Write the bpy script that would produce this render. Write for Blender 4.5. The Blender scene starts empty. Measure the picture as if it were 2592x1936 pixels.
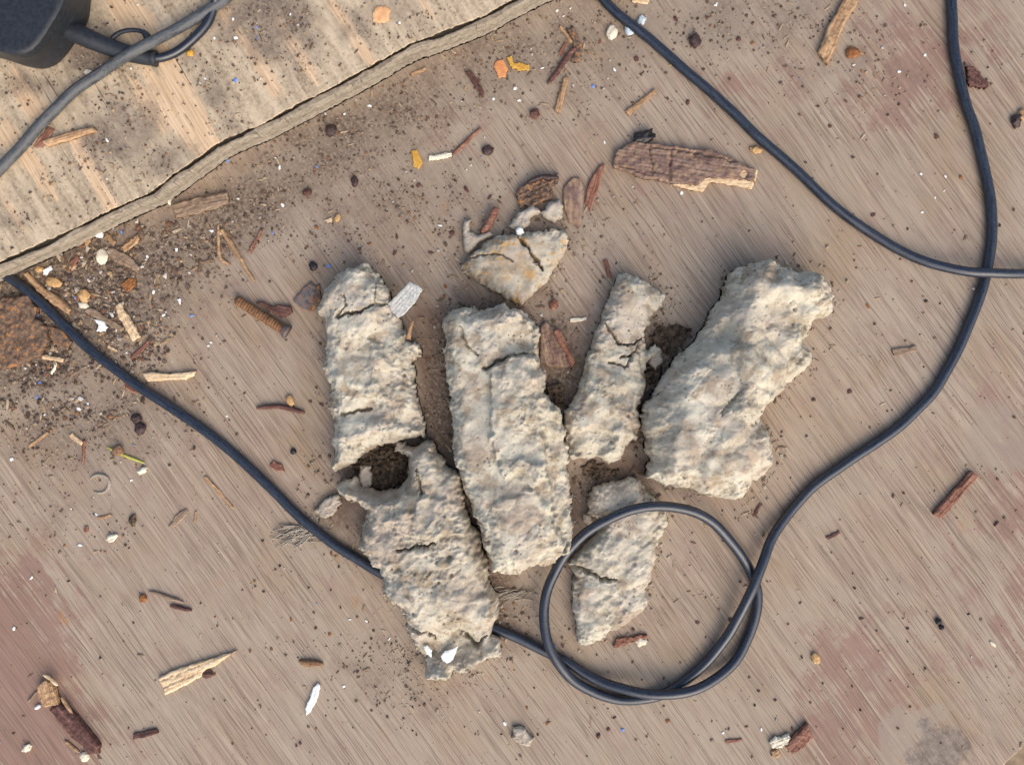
import bpy, math, random
import numpy as np
from mathutils import Vector

# ------------------------------------------------------------------ camera, light, exposure
S = bpy.context.scene
C = S.collection
CAM_H = 450.0            # camera height above the floor, mm
PX = 0.2                 # mm on the floor per photo pixel
CX, CY = 1296.0, 968.0
cam_d = bpy.data.cameras.new('camera')
cam = bpy.data.objects.new('camera', cam_d)
C.objects.link(cam)
cam.location = (0, 0, CAM_H / 1000)
cam.rotation_euler = (0, 0, 0)
cam_d.sensor_width = 36.0
cam_d.lens = 36.0 * CAM_H / (2592 * PX)
cam_d.clip_start = 0.01
cam_d.clip_end = 60
S.camera = cam

SUN_AZ = math.radians(-62)       # towards the light: right of and below the picture
SUN_EL = math.radians(42)
W = bpy.data.worlds.new('World')
S.world = W
W.use_nodes = True
wn = W.node_tree.nodes
sky = wn.new('ShaderNodeTexSky')
sky.sky_type = 'NISHITA'
sky.sun_disc = False
sky.sun_elevation = SUN_EL
sky.sun_rotation = math.pi / 2 - SUN_AZ
sky.air_density = 1.0
sky.dust_density = 4.0
sky.ozone_density = 1.0
bg = wn['Background']
bg.inputs['Strength'].default_value = 0.15
W.node_tree.links.new(sky.outputs[0], bg.inputs[0])

sd = bpy.data.lights.new('sun', 'SUN')
sd.energy = 0.95
sd.angle = math.radians(85)
sd.color = (1.0, 0.95, 0.88)
sun = bpy.data.objects.new('sun', sd)
C.objects.link(sun)
sv = Vector((math.cos(SUN_AZ) * math.cos(SUN_EL), math.sin(SUN_AZ) * math.cos(SUN_EL), math.sin(SUN_EL)))
sun.rotation_euler = sv.to_track_quat('Z', 'Y').to_euler()

S.view_settings.view_transform = 'Standard'
S.view_settings.look = 'None'
S.view_settings.exposure = 0.66
S.view_settings.gamma = 1
S.view_settings.use_curve_mapping = False
S.render.filter_size = 3.1

# ------------------------------------------------------------------ helpers: photo to world
TS = 660 / 2181.0
TO = {}
for r_, y_ in zip('abcd', (0, 484, 968, 1436)):
    for c_, x_ in zip('1234', (0, 648, 1296, 1932)):
        TO[r_ + c_] = (x_, y_)

def T(t, *pts):
    ox, oy = TO[t]
    return [(ox + p[0] * TS, oy + p[1] * TS) for p in pts]

def D(*pts):
    k = 2592 / 2212.0
    return [(p[0] * k, p[1] * k) for p in pts]

def w2(p, z=0.0):
    k = PX * (CAM_H - z) / CAM_H
    return ((p[0] - CX) * k, -(p[1] - CY) * k)

# ------------------------------------------------------------------ helpers: noise
def _hash(ix, iy, seed):
    h = (ix.astype(np.int64) * 374761393 + iy.astype(np.int64) * 668265263 + seed * 974634) & 0xFFFFFFFF
    h = ((h ^ (h >> 13)) * 1274126177) & 0xFFFFFFFF
    h = ((h ^ (h >> 16)) * 2246822519) & 0xFFFFFFFF
    return (h ^ (h >> 15)) & 0xFFFFFFFF

def pn(x, y, seed=0):
    x = np.asarray(x, float); y = np.asarray(y, float)
    ix = np.floor(x); iy = np.floor(y)
    fx = x - ix; fy = y - iy
    u = fx * fx * fx * (fx * (fx * 6 - 15) + 10); v = fy * fy * fy * (fy * (fy * 6 - 15) + 10)
    def g(dx, dy):
        a = _hash(ix + dx, iy + dy, seed) / 4294967296.0 * 2 * np.pi
        return np.cos(a) * (fx - dx) + np.sin(a) * (fy - dy)
    a = g(0, 0) * (1 - u) + g(1, 0) * u
    b = g(0, 1) * (1 - u) + g(1, 1) * u
    return (a * (1 - v) + b * v) * 1.5

def fbm(x, y, seed=0, octv=4, gain=0.5):
    s = 0; a = 1.0
    for i in range(octv):
        s = s + a * pn(x * 2 ** i, y * 2 ** i, seed + 17 * i)
        a *= gain
    return s

def worley(x, y, seed=0):
    ix = np.floor(x); iy = np.floor(y)
    best = np.full(np.shape(x), 9.0); idv = np.zeros(np.shape(x))
    for dx in (-1, 0, 1):
        for dy in (-1, 0, 1):
            cx = ix + dx; cy = iy + dy
            px = cx + _hash(cx, cy, seed) / 4294967296.0
            py = cy + _hash(cx, cy, seed + 5) / 4294967296.0
            d = np.hypot(px - x, py - y)
            m = d < best
            best = np.where(m, d, best)
            idv = np.where(m, _hash(cx, cy, seed + 9) / 4294967296.0, idv)
    return best, idv

def K(*pts):
    return [(648 + p[0] * 0.586, 607 + p[1] * 0.586) for p in pts]

def smooth(a, b, x):
    t = np.clip((x - a) / (b - a), 0, 1)
    return t * t * (3 - 2 * t)

def seg_dist(px, py, pts, closed=False):
    P = np.array(pts, float)
    Q = np.roll(P, -1, axis=0)
    if not closed:
        P, Q = P[:-1], Q[:-1]
    best = np.full(px.shape, 1e9)
    for (ax, ay), (bx, by) in zip(P, Q):
        vx, vy = bx - ax, by - ay
        L = vx * vx + vy * vy + 1e-12
        t = np.clip(((px - ax) * vx + (py - ay) * vy) / L, 0, 1)
        best = np.minimum(best, (px - ax - t * vx) ** 2 + (py - ay - t * vy) ** 2)
    return np.sqrt(best)

def sdf(px, py, poly):
    d = seg_dist(px, py, poly, True)
    ins = np.zeros(px.shape, bool)
    n = len(poly)
    for i in range(n):
        ax, ay = poly[i]; bx, by = poly[(i + 1) % n]
        if ay == by: continue
        c = ((ay > py) != (by > py)) & (px < (bx - ax) * (py - ay) / (by - ay) + ax)
        ins ^= c
    return np.where(ins, d, -d)

# ------------------------------------------------------------------ helpers: objects
def tag(o, label, cat, group=None, kind=None):
    if label: o['label'] = label
    if cat: o['category'] = cat
    if group: o['group'] = group
    if kind: o['kind'] = kind
    return o

def empty(name, loc, label, cat, group=None):
    o = bpy.data.objects.new(name, None)
    o.empty_display_size = 0.01
    C.objects.link(o)
    o.location = loc
    return tag(o, label, cat, group)

def mesh_obj(name, V, F, mat, origin=(0, 0, 0), ang=0.0, attrs=None, parent=None, flat=False):
    """V in mm, world; local frame is moved to origin (mm) and turned by ang."""
    V = np.asarray(V, float)
    o3 = np.array(origin, float)
    L = V - o3
    c, s = math.cos(-ang), math.sin(-ang)
    L = np.stack([L[:, 0] * c - L[:, 1] * s, L[:, 0] * s + L[:, 1] * c, L[:, 2]], 1) / 1000.0
    me = bpy.data.meshes.new(name)
    me.from_pydata(L.tolist(), [], F if isinstance(F, list) else F.tolist())
    me.validate()
    if not flat:
        me.polygons.foreach_set('use_smooth', [True] * len(me.polygons))
    if attrs:
        for k, a in attrs.items():
            if a.ndim == 1:
                at = me.attributes.new(k, 'FLOAT', 'POINT')
                at.data.foreach_set('value', a.astype(np.float32))
            else:
                at = me.attributes.new(k, 'FLOAT_COLOR', 'POINT')
                at.data.foreach_set('color', a.astype(np.float32).ravel())
    me.materials.append(mat)
    me.update()
    o = bpy.data.objects.new(name, me)
    C.objects.link(o)
    o.location = tuple(o3 / 1000.0)
    o.rotation_euler = (0, 0, ang)
    if parent is not None:
        bpy.context.view_layer.update()
        o.parent = parent
        o.matrix_parent_inverse = parent.matrix_world.inverted()
    return o

def heightfield(name, poly, H, mat, zb=0.0, pitch=0.45, seed=1, warp=(1.2, 7.0, 0.5, 2.0), edge=5.0, zedge=0.35,
                under=1.2, amp=(0, 10, 0, 3, 0, 1.2), pits=None, shape=None, zlow=None, ang=None, zproj=0.4,
                holes=None, attrs=None, flat_top=False, patchy=False, clods=(), calm=None, parent=None, keep_world=False):
    """A solid lump from a traced outline: ragged rim, rounded shoulder, noisy top, undercut wall and a bottom."""
    pm = [w2(p, zb + zproj * H) for p in poly]
    P = np.array(pm)
    x0, y0 = P.min(0) - 3 * pitch - warp[0]; x1, y1 = P.max(0) + 3 * pitch + warp[0]
    xs = np.arange(x0, x1, pitch); ys = np.arange(y0, y1, pitch)
    X, Y = np.meshgrid(xs, ys)
    wx = warp[0] * fbm(X / warp[1], Y / warp[1], seed + 1, 2) + warp[2] * fbm(X / warp[3], Y / warp[3], seed + 2, 2)
    wy = warp[0] * fbm(X / warp[1], Y / warp[1], seed + 3, 2) + warp[2] * fbm(X / warp[3], Y / warp[3], seed + 4, 2)
    d = sdf(X + wx, Y + wy, pm)
    if holes:
        for h in holes:
            hm = [w2(p, zb + zproj * H) for p in h]
            d = np.minimum(d, -sdf(X + wx, Y + wy, hm))
    gy, gx = np.gradient(d, pitch)
    gl = np.hypot(gx, gy) + 1e-6
    gx, gy = gx / gl, gy / gl
    inside = d > 0
    nb = np.zeros_like(inside)
    for a in (-1, 0, 1):
        for b in (-1, 0, 1):
            nb |= np.roll(np.roll(inside, a, 0), b, 1)
    snap = (~inside) & nb
    PXx = np.where(snap, X - d * gx, X); PYy = np.where(snap, Y - d * gy, Y)
    dd = np.where(snap, 0, d)
    # heights above zb
    ew = edge * (1 + 0.5 * pn(X / 9, Y / 9, seed + 8))
    e = np.clip(dd / np.maximum(ew, 0.3), 0, 1)
    prof = np.sqrt(np.clip(1 - (1 - e) ** 2, 0, 1))
    top = np.full(X.shape, float(H))
    if shape is not None:
        top = shape(X, Y, top, seed)
    if flat_top:
        z = top * 1.0
    else:
        ze = H * zedge * (1 + 0.6 * pn(X / 6, Y / 6, seed + 11))
        z = ze + (top - ze) * prof
    k = 0.35 + 0.65 * prof
    if calm is not None: k = k * (1 - 0.8 * calm(X, Y))
    rgh = 0.3 + 1.1 * smooth(-0.15, 0.35, fbm(X / 22, Y / 22, seed + 71, 2)) if patchy else 1.0
    if amp[0]:
        n1 = fbm(X / amp[1], Y / amp[1], seed + 21, 2 if patchy else 3, 0.4)
        z = z + amp[0] * k * (0.5 - np.sqrt(n1 * n1 + 0.03) * 1.5 + 0.6 * pn(X / amp[1] / 1.7, Y / amp[1] / 1.7, seed + 22))
    if amp[2]:
        n2 = fbm(X / amp[3], Y / amp[3], seed + 31, 3)
        z = z + amp[2] * k * n2 * rgh
    if amp[4]:
        z = z + amp[4] * k * rgh * fbm(X / amp[5], Y / amp[5], seed + 41, 2)
    for (ca_, cc_) in clods:
        qx, qy = X + 0.25 * cc_ * fbm(X / cc_, Y / cc_, seed + 81, 3), Y + 0.25 * cc_ * fbm(X / cc_, Y / cc_, seed + 82, 3)
        wd, wi = worley(qx / cc_, qy / cc_, seed + 83 + int(cc_))
        z = z + ca_ * k * ((1 - np.clip(wd * 1.25, 0, 1) ** 2) * (0.25 + 0.9 * wi) - 0.4)
    if pits:
        for (cell, rad, dep, frac) in pits:
            wd, wi = worley(X / cell, Y / cell, seed + 51 + int(cell * 10))
            z = z - dep * rgh * np.where(wi < frac, smooth(rad / cell, 0.0, wd), 0)
    lo = np.full(X.shape, 0.15)
    if zlow is not None:
        lo = np.maximum(lo, zlow(PXx, PYy))
    z = np.maximum(z, lo + (0.5 if not flat_top else 0.0) + np.minimum(dd, 1.0) * 0.3)
    z = z + zb; lo = lo + zb
    use = inside | snap
    idx = -np.ones(X.shape, int)
    f = use[:-1, :-1] & use[1:, :-1] & use[:-1, 1:] & use[1:, 1:]
    f &= inside[:-1, :-1] | inside[1:, :-1] | inside[:-1, 1:] | inside[1:, 1:]
    used = np.zeros_like(use)
    used[:-1, :-1] |= f; used[1:, :-1] |= f; used[:-1, 1:] |= f; used[1:, 1:] |= f
    idx[used] = np.arange(used.sum())
    n = int(used.sum())
    Fq = np.stack([idx[:-1, :-1][f], idx[:-1, 1:][f], idx[1:, 1:][f], idx[1:, :-1][f]], 1)
    vx, vy, vz = PXx[used], PYy[used], z[used]
    E = np.concatenate([Fq[:, [0, 1]], Fq[:, [1, 2]], Fq[:, [2, 3]], Fq[:, [3, 0]]])
    key = np.sort(E, 1); kk = key[:, 0].astype(np.int64) * (n + 1) + key[:, 1]
    u, inv, cnt = np.unique(kk, return_inverse=True, return_counts=True)
    be = E[cnt[inv] == 1]
    isb = np.zeros(n, bool); isb[be.ravel()] = True
    g1, g2, lov = gx[used], gy[used], lo[used]
    uu = under * (0.6 + 0.8 * np.abs(pn(vx / 3, vy / 3, seed + 61)))
    bx = np.where(isb, vx + g1 * uu, vx); by = np.where(isb, vy + g2 * uu, vy)
    bi = np.where(isb)[0]
    mid = -np.ones(n, int); mid[bi] = 2 * n + np.arange(len(bi))
    V = np.concatenate([np.stack([vx, vy, vz], 1), np.stack([bx, by, lov], 1),
                        np.stack([vx[bi] + g1[bi] * uu[bi] * 0.25, vy[bi] + g2[bi] * uu[bi] * 0.25,
                                  lov[bi] + (vz[bi] - lov[bi]) * 0.5], 1)])
    F = Fq.tolist() + (Fq[:, ::-1] + n).tolist()
    a, b = be[:, 0], be[:, 1]
    F += np.stack([b, a, mid[a], mid[b]], 1).tolist()
    F += np.stack([mid[b], mid[a], a + n, b + n], 1).tolist()
    if ang is None:
        ang = 0.0
    org = (0.0, 0.0, zb) if keep_world else (float(P[:, 0].mean()), float(P[:, 1].mean()), zb)
    at = None
    if attrs:
        at = {}
        for kx, fn in attrs.items():
            v = fn(vx, vy)
            at[kx] = np.concatenate([v, v, v[bi]])
    return mesh_obj(name, V, F, mat, org, ang, at, parent)

def spline(pts, step=1.2):
    P = np.array(pts, float)
    P = np.vstack([2 * P[0] - P[1], P, 2 * P[-1] - P[-2]])
    out = []
    for i in range(1, len(P) - 2):
        p0, p1, p2, p3 = P[i - 1], P[i], P[i + 1], P[i + 2]
        m = max(2, int(np.linalg.norm(p2 - p1) / step))
        t = np.linspace(0, 1, m, endpoint=False)[:, None]
        out.append(0.5 * (2 * p1 + (p2 - p0) * t + (2 * p0 - 5 * p1 + 4 * p2 - p3) * t ** 2
                          + (3 * p1 - p0 - 3 * p2 + p3) * t ** 3))
    out.append(P[-2][None])
    return np.vstack(out)

def tube(name, pts, rad, mat, sides=14, step=1.2, parent=None, jitter=0.0, seed=0, origin=None, squash=1.0, relax=0):
    """pts in mm (x, y, z); rad a number or a function of 0..1."""
    Q = spline(pts, step)
    if relax:
        a_ = np.arange(len(Q)) * step
        w_ = np.sin(np.linspace(0, np.pi, len(Q))) ** 0.2
        Q[:, 0] += 0.35 * w_ * pn(a_ / 17, a_ * 0 + 3.3, 5); Q[:, 1] += 0.35 * w_ * pn(a_ / 17, a_ * 0 + 9.1, 6)
    for _ in range(relax):
        Q[1:-1] = 0.25 * Q[:-2] + 0.5 * Q[1:-1] + 0.25 * Q[2:]
    n = len(Q)
    tan = np.gradient(Q, axis=0); tan /= np.linalg.norm(tan, axis=1)[:, None] + 1e-9
    up = np.array([0, 0, 1.0])
    s = np.cross(tan, up); s /= np.linalg.norm(s, axis=1)[:, None] + 1e-9
    u = np.cross(s, tan)
    tt = np.linspace(0, 1, n)
    R = np.array([rad(t) for t in tt]) if callable(rad) else np.full(n, float(rad))
    A = np.linspace(0, 2 * np.pi, sides, endpoint=False)
    ca, sa = np.cos(A), np.sin(A)
    rr = R[:, None] * np.ones((1, sides))
    if jitter:
        rr = rr * (1 + jitter * fbm(np.arange(n)[:, None] * step / 3 + 0 * A[None], ca[None] * 1.3 + 7 + sa[None] * 0.7, seed, 3))
    V = Q[:, None, :] + rr[:, :, None] * (ca[None, :, None] * s[:, None, :] + squash * sa[None, :, None] * u[:, None, :])
    V = V.reshape(-1, 3)
    F = []
    for i in range(n - 1):
        for j in range(sides):
            k = (j + 1) % sides
            F.append((i * sides + j, i * sides + k, (i + 1) * sides + k, (i + 1) * sides + j))
    F.append(tuple(range(sides))[::-1])
    F.append(tuple((n - 1) * sides + j for j in range(sides)))
    if origin is None:
        m = Q[n // 2]
        origin = (m[0], m[1], float(V[:, 2].min()))
    along = np.repeat(np.concatenate([[0], np.cumsum(np.linalg.norm(np.diff(Q, axis=0), axis=1))]), sides)
    F = [tuple(int(q) for q in f) for f in F]
    return mesh_obj(name, V, F, mat, origin, 0, {'along': along, 'around': np.tile(ca, n)}, parent)

def ico(sub=2):
    import bmesh
    bm = bmesh.new()
    bmesh.ops.create_icosphere(bm, subdivisions=sub, radius=1)
    V = np.array([v.co[:] for v in bm.verts]); F = [[v.index for v in f.verts] for f in bm.faces]
    bm.free()
    return V, F

ICO3 = ico(3); ICO1 = ico(1)

def pebble(name, p, rx, ry, rz, mat, ang=0.0, zb=0.0, rough=0.25, seed=0, parent=None, box=0.0):
    """small rounded or blocky lump centred on photo pixel p; radii in photo pixels (rz in mm)."""
    V, F = ICO3
    V = V.copy()
    if box:
        m = np.abs(V).max(1)[:, None]
        V = V * (1 - box) + V / m * box * 0.8
    f = 1 + rough * (fbm(V[:, 0] * 1.4 + V[:, 2] * 0.9 + seed * 3.1, V[:, 1] * 1.4 + V[:, 2] * 0.7 + seed, seed, 3))
    V = V * f[:, None]
    V = V * np.array([rx * PX, ry * PX, rz])
    V[:, 2] = np.maximum(V[:, 2], -rz * 0.8)
    a = -ang
    c, s = math.cos(a), math.sin(a)
    V = np.stack([V[:, 0] * c - V[:, 1] * s, V[:, 0] * s + V[:, 1] * c, V[:, 2]], 1)
    x, y = w2(p, zb + rz * 0.8)
    V += np.array([x, y, zb + rz * 0.8 + 0.02])
    return mesh_obj(name, V, F, mat, (x, y, zb), a, None, parent)

# ------------------------------------------------------------------ helpers: node materials
class NM:
    def __init__(s, name):
        s.m = bpy.data.materials.new(name); s.m.use_nodes = True
        s.t = s.m.node_tree; s.n = s.t.nodes; s.b = s.n['Principled BSDF']
    def link(s, a, b): s.t.links.new(a, b)
    def setin(s, sock, v):
        if hasattr(v, 'links'): s.link(v, sock)
        else: sock.default_value = v
    def coord(s, rot=0.0, scale=(1, 1, 1), loc=(0, 0, 0), wander=0.0):
        tc = s.n.new('ShaderNodeTexCoord')
        m0 = s.n.new('ShaderNodeMapping'); m0.inputs['Rotation'].default_value = (0, 0, rot)
        m0.inputs['Location'].default_value = loc
        s.link(tc.outputs['Object'], m0.inputs[0])
        src = m0.outputs[0]
        if wander:
            nz = s.n.new('ShaderNodeTexNoise'); nz.inputs['Scale'].default_value = 9.0; nz.inputs['Detail'].default_value = 2
            s.link(tc.outputs['Object'], nz.inputs['Vector'])
            sb = s.n.new('ShaderNodeVectorMath'); sb.operation = 'SUBTRACT'; sb.inputs[1].default_value = (0.5, 0.5, 0.5)
            s.link(nz.outputs['Color'], sb.inputs[0])
            sc_ = s.n.new('ShaderNodeVectorMath'); sc_.operation = 'SCALE'; sc_.inputs['Scale'].default_value = wander / 1000
            s.link(sb.outputs[0], sc_.inputs[0])
            ad_ = s.n.new('ShaderNodeVectorMath'); ad_.operation = 'ADD'
            s.link(src, ad_.inputs[0]); s.link(sc_.outputs[0], ad_.inputs[1])
            src = ad_.outputs[0]
        m1 = s.n.new('ShaderNodeMapping'); m1.inputs['Scale'].default_value = tuple(1000 * q for q in scale)
        s.link(src, m1.inputs[0])
        return m1.outputs[0]
    def noise(s, co, scale=1.0, detail=4, rough=0.55, dist=0.0):
        x = s.n.new('ShaderNodeTexNoise'); s.link(co, x.inputs['Vector'])
        x.inputs['Scale'].default_value = scale; x.inputs['Detail'].default_value = detail
        x.inputs['Roughness'].default_value = rough; x.inputs['Distortion'].default_value = dist
        return x.outputs['Fac']
    def vor(s, co, scale=1.0, out='Distance'):
        x = s.n.new('ShaderNodeTexVoronoi'); s.link(co, x.inputs['Vector']); x.inputs['Scale'].default_value = scale
        return x.outputs[out]
    def ramp(s, f, stops, interp='LINEAR'):
        x = s.n.new('ShaderNodeValToRGB'); s.link(f, x.inputs[0])
        e = x.color_ramp.elements
        x.color_ramp.interpolation = interp
        while len(e) < len(stops): e.new(0.5)
        for q, (p, c) in zip(e, stops):
            q.position = p
            q.color = (c, c, c, 1) if not isinstance(c, tuple) else (*c, 1)
        return x.outputs['Color']
    def mix(s, f, a, b, mode='MIX'):
        x = s.n.new('ShaderNodeMix'); x.data_type = 'RGBA'; x.blend_type = mode
        s.setin(x.inputs['Factor'], f)
        for k, v in ((6, a), (7, b)):
            s.setin(x.inputs[k], (*v, 1) if isinstance(v, tuple) else v)
        return x.outputs[2]
    def math(s, op, a, b=0.0, clamp=False):
        x = s.n.new('ShaderNodeMath'); x.operation = op; x.use_clamp = clamp
        s.setin(x.inputs[0], a); s.setin(x.inputs[1], b)
        return x.outputs[0]
    def attr(s, name, out='Fac'):
        x = s.n.new('ShaderNodeAttribute'); x.attribute_name = name
        return x.outputs[out]
    def bump(s, h, strength=0.4, dist=0.0005):
        x = s.n.new('ShaderNodeBump'); x.inputs['Strength'].default_value = strength
        x.inputs['Distance'].default_value = dist
        s.link(h, x.inputs['Height']); s.link(x.outputs[0], s.b.inputs['Normal'])
    def done(s, color, rough=0.7, spec=0.3):
        s.setin(s.b.inputs['Base Color'], (*color, 1) if isinstance(color, tuple) else color)
        s.setin(s.b.inputs['Roughness'], rough)
        s.b.inputs['Specular IOR Level'].default_value = spec
        return s.m

def rgb(r, g, b, k=1.0):
    def f(c):
        c /= 255.0
        return k * (c / 12.92 if c <= 0.04045 else ((c + 0.055) / 1.055) ** 2.4)
    return (f(r), f(g), f(b))

GA = math.radians(54)

def wood_floor_mat():
    m = NM('weathered_plywood')
    co = m.coord(GA)
    def st(sx, sy, loc=(0, 0, 0)): return m.coord(GA, (sx, sy, 1), loc, 6.0)
    g1 = m.noise(st(0.012, 0.30), 1, 4, 0.6, 0.12)
    l1 = m.noise(st(0.014, 0.95, (5, 2, 0)), 1, 4, 0.62, 0.1)
    g2 = m.noise(st(0.022, 2.3, (3, 1, 0)), 1, 3, 0.6, 0.08)
    pore = m.ramp(m.noise(st(0.026, 1.55, (1, 5, 0)), 1, 3, 0.55, 0.12), [(0.39, 1.0), (0.46, 0.0)])
    pore2 = m.ramp(m.noise(st(0.034, 2.6, (4, 9, 0)), 1, 2, 0.5, 0.1), [(0.38, 1.0), (0.45, 0.0)])
    lit = m.ramp(m.noise(st(0.018, 1.25, (7, 3, 0)), 1, 3, 0.55, 0.1), [(0.58, 0.0), (0.7, 1.0)])
    broad = m.noise(co, 0.016, 4, 0.6)
    mid = m.noise(co, 0.07, 5, 0.65)
    hue = m.noise(st(0.012, 0.03, (2, 8, 0)), 1, 4, 0.6)
    vary = m.ramp(m.noise(st(0.012, 0.028, (6, 6, 0)), 1, 3, 0.55), [(0.35, 0.25), (0.6, 1.0)])
    g = m.math('ADD', m.math('MULTIPLY', g1, 0.3), m.math('ADD', m.math('MULTIPLY', l1, 0.42), m.math('MULTIPLY', g2, 0.28)))
    col = m.ramp(g, [(0.36, rgb(121, 103, 88)), (0.46, rgb(148, 130, 112)), (0.54, rgb(161, 143, 125)), (0.66, rgb(180, 163, 143))])
    col = m.mix(m.math('MULTIPLY', lit, 0.25), col, rgb(190, 172, 154))
    col = m.mix(m.ramp(hue, [(0.48, 0.0), (0.64, 0.6)]), col, rgb(150, 128, 101))
    col = m.mix(m.ramp(broad, [(0.42, 0.0), (0.6, 0.75)]), col, rgb(160, 146, 130))
    col = m.mix(m.ramp(mid, [(0.5, 0.0), (0.66, 0.6)]), col, rgb(152, 130, 117))
    big = m.noise(co, 0.008, 3, 0.55)
    col = m.mix(m.ramp(big, [(0.42, 0.0), (0.6, 0.55)]), col, m.mix(0.6, rgb(160, 143, 119), col))
    col = m.mix(0.16, col, m.mix(1.0, col, (1.06, 1.0, 0.86), 'MULTIPLY'))
    # worn reddish coat left between the grain
    redn = m.math('ADD', m.math('MULTIPLY', m.attr('red'), 1.15), m.math('MULTIPLY', m.math('SUBTRACT', mid, 0.5), 1.5))
    redn = m.math('ADD', redn, m.math('MULTIPLY', m.math('SUBTRACT', 0.5, l1), 1.8))
    col = m.mix(m.math('MULTIPLY', m.ramp(redn, [(0.4, 0.0), (0.66, 1.0)]), 0.62), col, rgb(132, 95, 84))
    # grey filler patches
    gr = m.math('ADD', m.attr('grey'), m.math('MULTIPLY', m.math('SUBTRACT', m.math('ADD', m.math('MULTIPLY', mid, 0.7), m.math('MULTIPLY', l1, 0.3)), 0.5), 1.5))
    grm = m.ramp(gr, [(0.45, 0.0), (0.6, 1.0)])
    col = m.mix(m.math('MULTIPLY', grm, 0.65), col, rgb(146, 133, 117))
    dk = m.math('ADD', m.attr('dark'), m.math('MULTIPLY', m.math('SUBTRACT', m.math('ADD', m.math('MULTIPLY', mid, 0.7), m.math('MULTIPLY', l1, 0.3)), 0.5), 2.6))
    dkm = m.ramp(dk, [(0.45, 0.0), (0.6, 1.0)])
    col = m.mix(m.math('MULTIPLY', dkm, 0.8), col, m.ramp(m.noise(co, 0.3, 4, 0.7), [(0.4, rgb(98, 90, 84)), (0.6, rgb(134, 122, 110))]))
    so = m.math('ADD', m.attr('soil'), m.math('MULTIPLY', m.math('SUBTRACT', m.math('ADD', m.math('MULTIPLY', mid, 0.6), m.math('MULTIPLY', l1, 0.4)), 0.5), 1.6))  # brown soil stain, with shade between the lumps painted into the colour
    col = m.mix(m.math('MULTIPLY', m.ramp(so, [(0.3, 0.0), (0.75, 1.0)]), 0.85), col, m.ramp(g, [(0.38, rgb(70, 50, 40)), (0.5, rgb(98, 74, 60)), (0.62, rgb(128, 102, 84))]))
    # pores
    pf = m.math('MULTIPLY', pore, m.math('SUBTRACT', 0.8, m.math('MULTIPLY', m.math('MAXIMUM', grm, m.attr('dirt')), 0.6)))
    col = m.mix(m.math('MULTIPLY', m.math('MULTIPLY', pf, vary), 0.72), col, rgb(104, 87, 74))
    col = m.mix(m.math('MULTIPLY', m.math('MULTIPLY', pore2, m.math('SUBTRACT', 1.0, m.math('MAXIMUM', grm, m.math('MULTIPLY', m.attr('dirt'), 0.8)))), 0.6), col, rgb(108, 90, 76))
    # ground-in dirt and specks
    fine = m.noise(co, 0.5, 5, 0.75)
    dn = m.math('ADD', m.attr('dirt'), m.math('MULTIPLY', m.math('SUBTRACT', m.math('ADD', m.math('MULTIPLY', mid, 0.5), m.math('MULTIPLY', fine, 0.5)), 0.5), 2.0))
    dm = m.ramp(dn, [(0.18, 0.0), (0.8, 1.0)])
    col = m.mix(m.math('MULTIPLY', dm, 0.9), col, m.ramp(fine, [(0.38, rgb(70, 58, 49)), (0.5, rgb(110, 95, 80)), (0.62, rgb(150, 132, 112))]))
    v = m.vor(co, 0.36); vc = m.vor(co, 0.36, 'Color')
    sep = m.n.new('ShaderNodeSeparateColor'); m.link(vc, sep.inputs[0])
    thr = m.math('MULTIPLY', sep.outputs[0], m.math('ADD', 0.16, m.math('MULTIPLY', m.attr('dirt'), 0.25)))
    spk = m.math('MULTIPLY', m.math('LESS_THAN', v, thr), m.math('GREATER_THAN', sep.outputs[1], m.math('SUBTRACT', 0.72, m.math('MULTIPLY', m.attr('dirt'), 0.5))))
    col = m.mix(m.math('MULTIPLY', spk, 0.75), col, m.ramp(sep.outputs[2], [(0.0, rgb(72, 58, 50)), (0.6, rgb(92, 72, 60)), (0.95, rgb(140, 92, 58))]))
    # ochre rust blots
    ob = m.noise(st(0.04, 0.07, (9, 4, 0)), 1, 3, 0.6)
    col = m.mix(m.ramp(ob, [(0.69, 0.0), (0.78, 0.5)]), col, rgb(160, 112, 62))
    h = m.math('SUBTRACT', m.math('ADD', g, m.math('MULTIPLY', fine, 0.3)), m.math('MULTIPLY', pore, 0.5))
    m.bump(h, 0.35, 0.0006)
    return m.done(col, m.ramp(g1, [(0.3, 0.62), (0.7, 0.85)]), 0.3)

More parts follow.
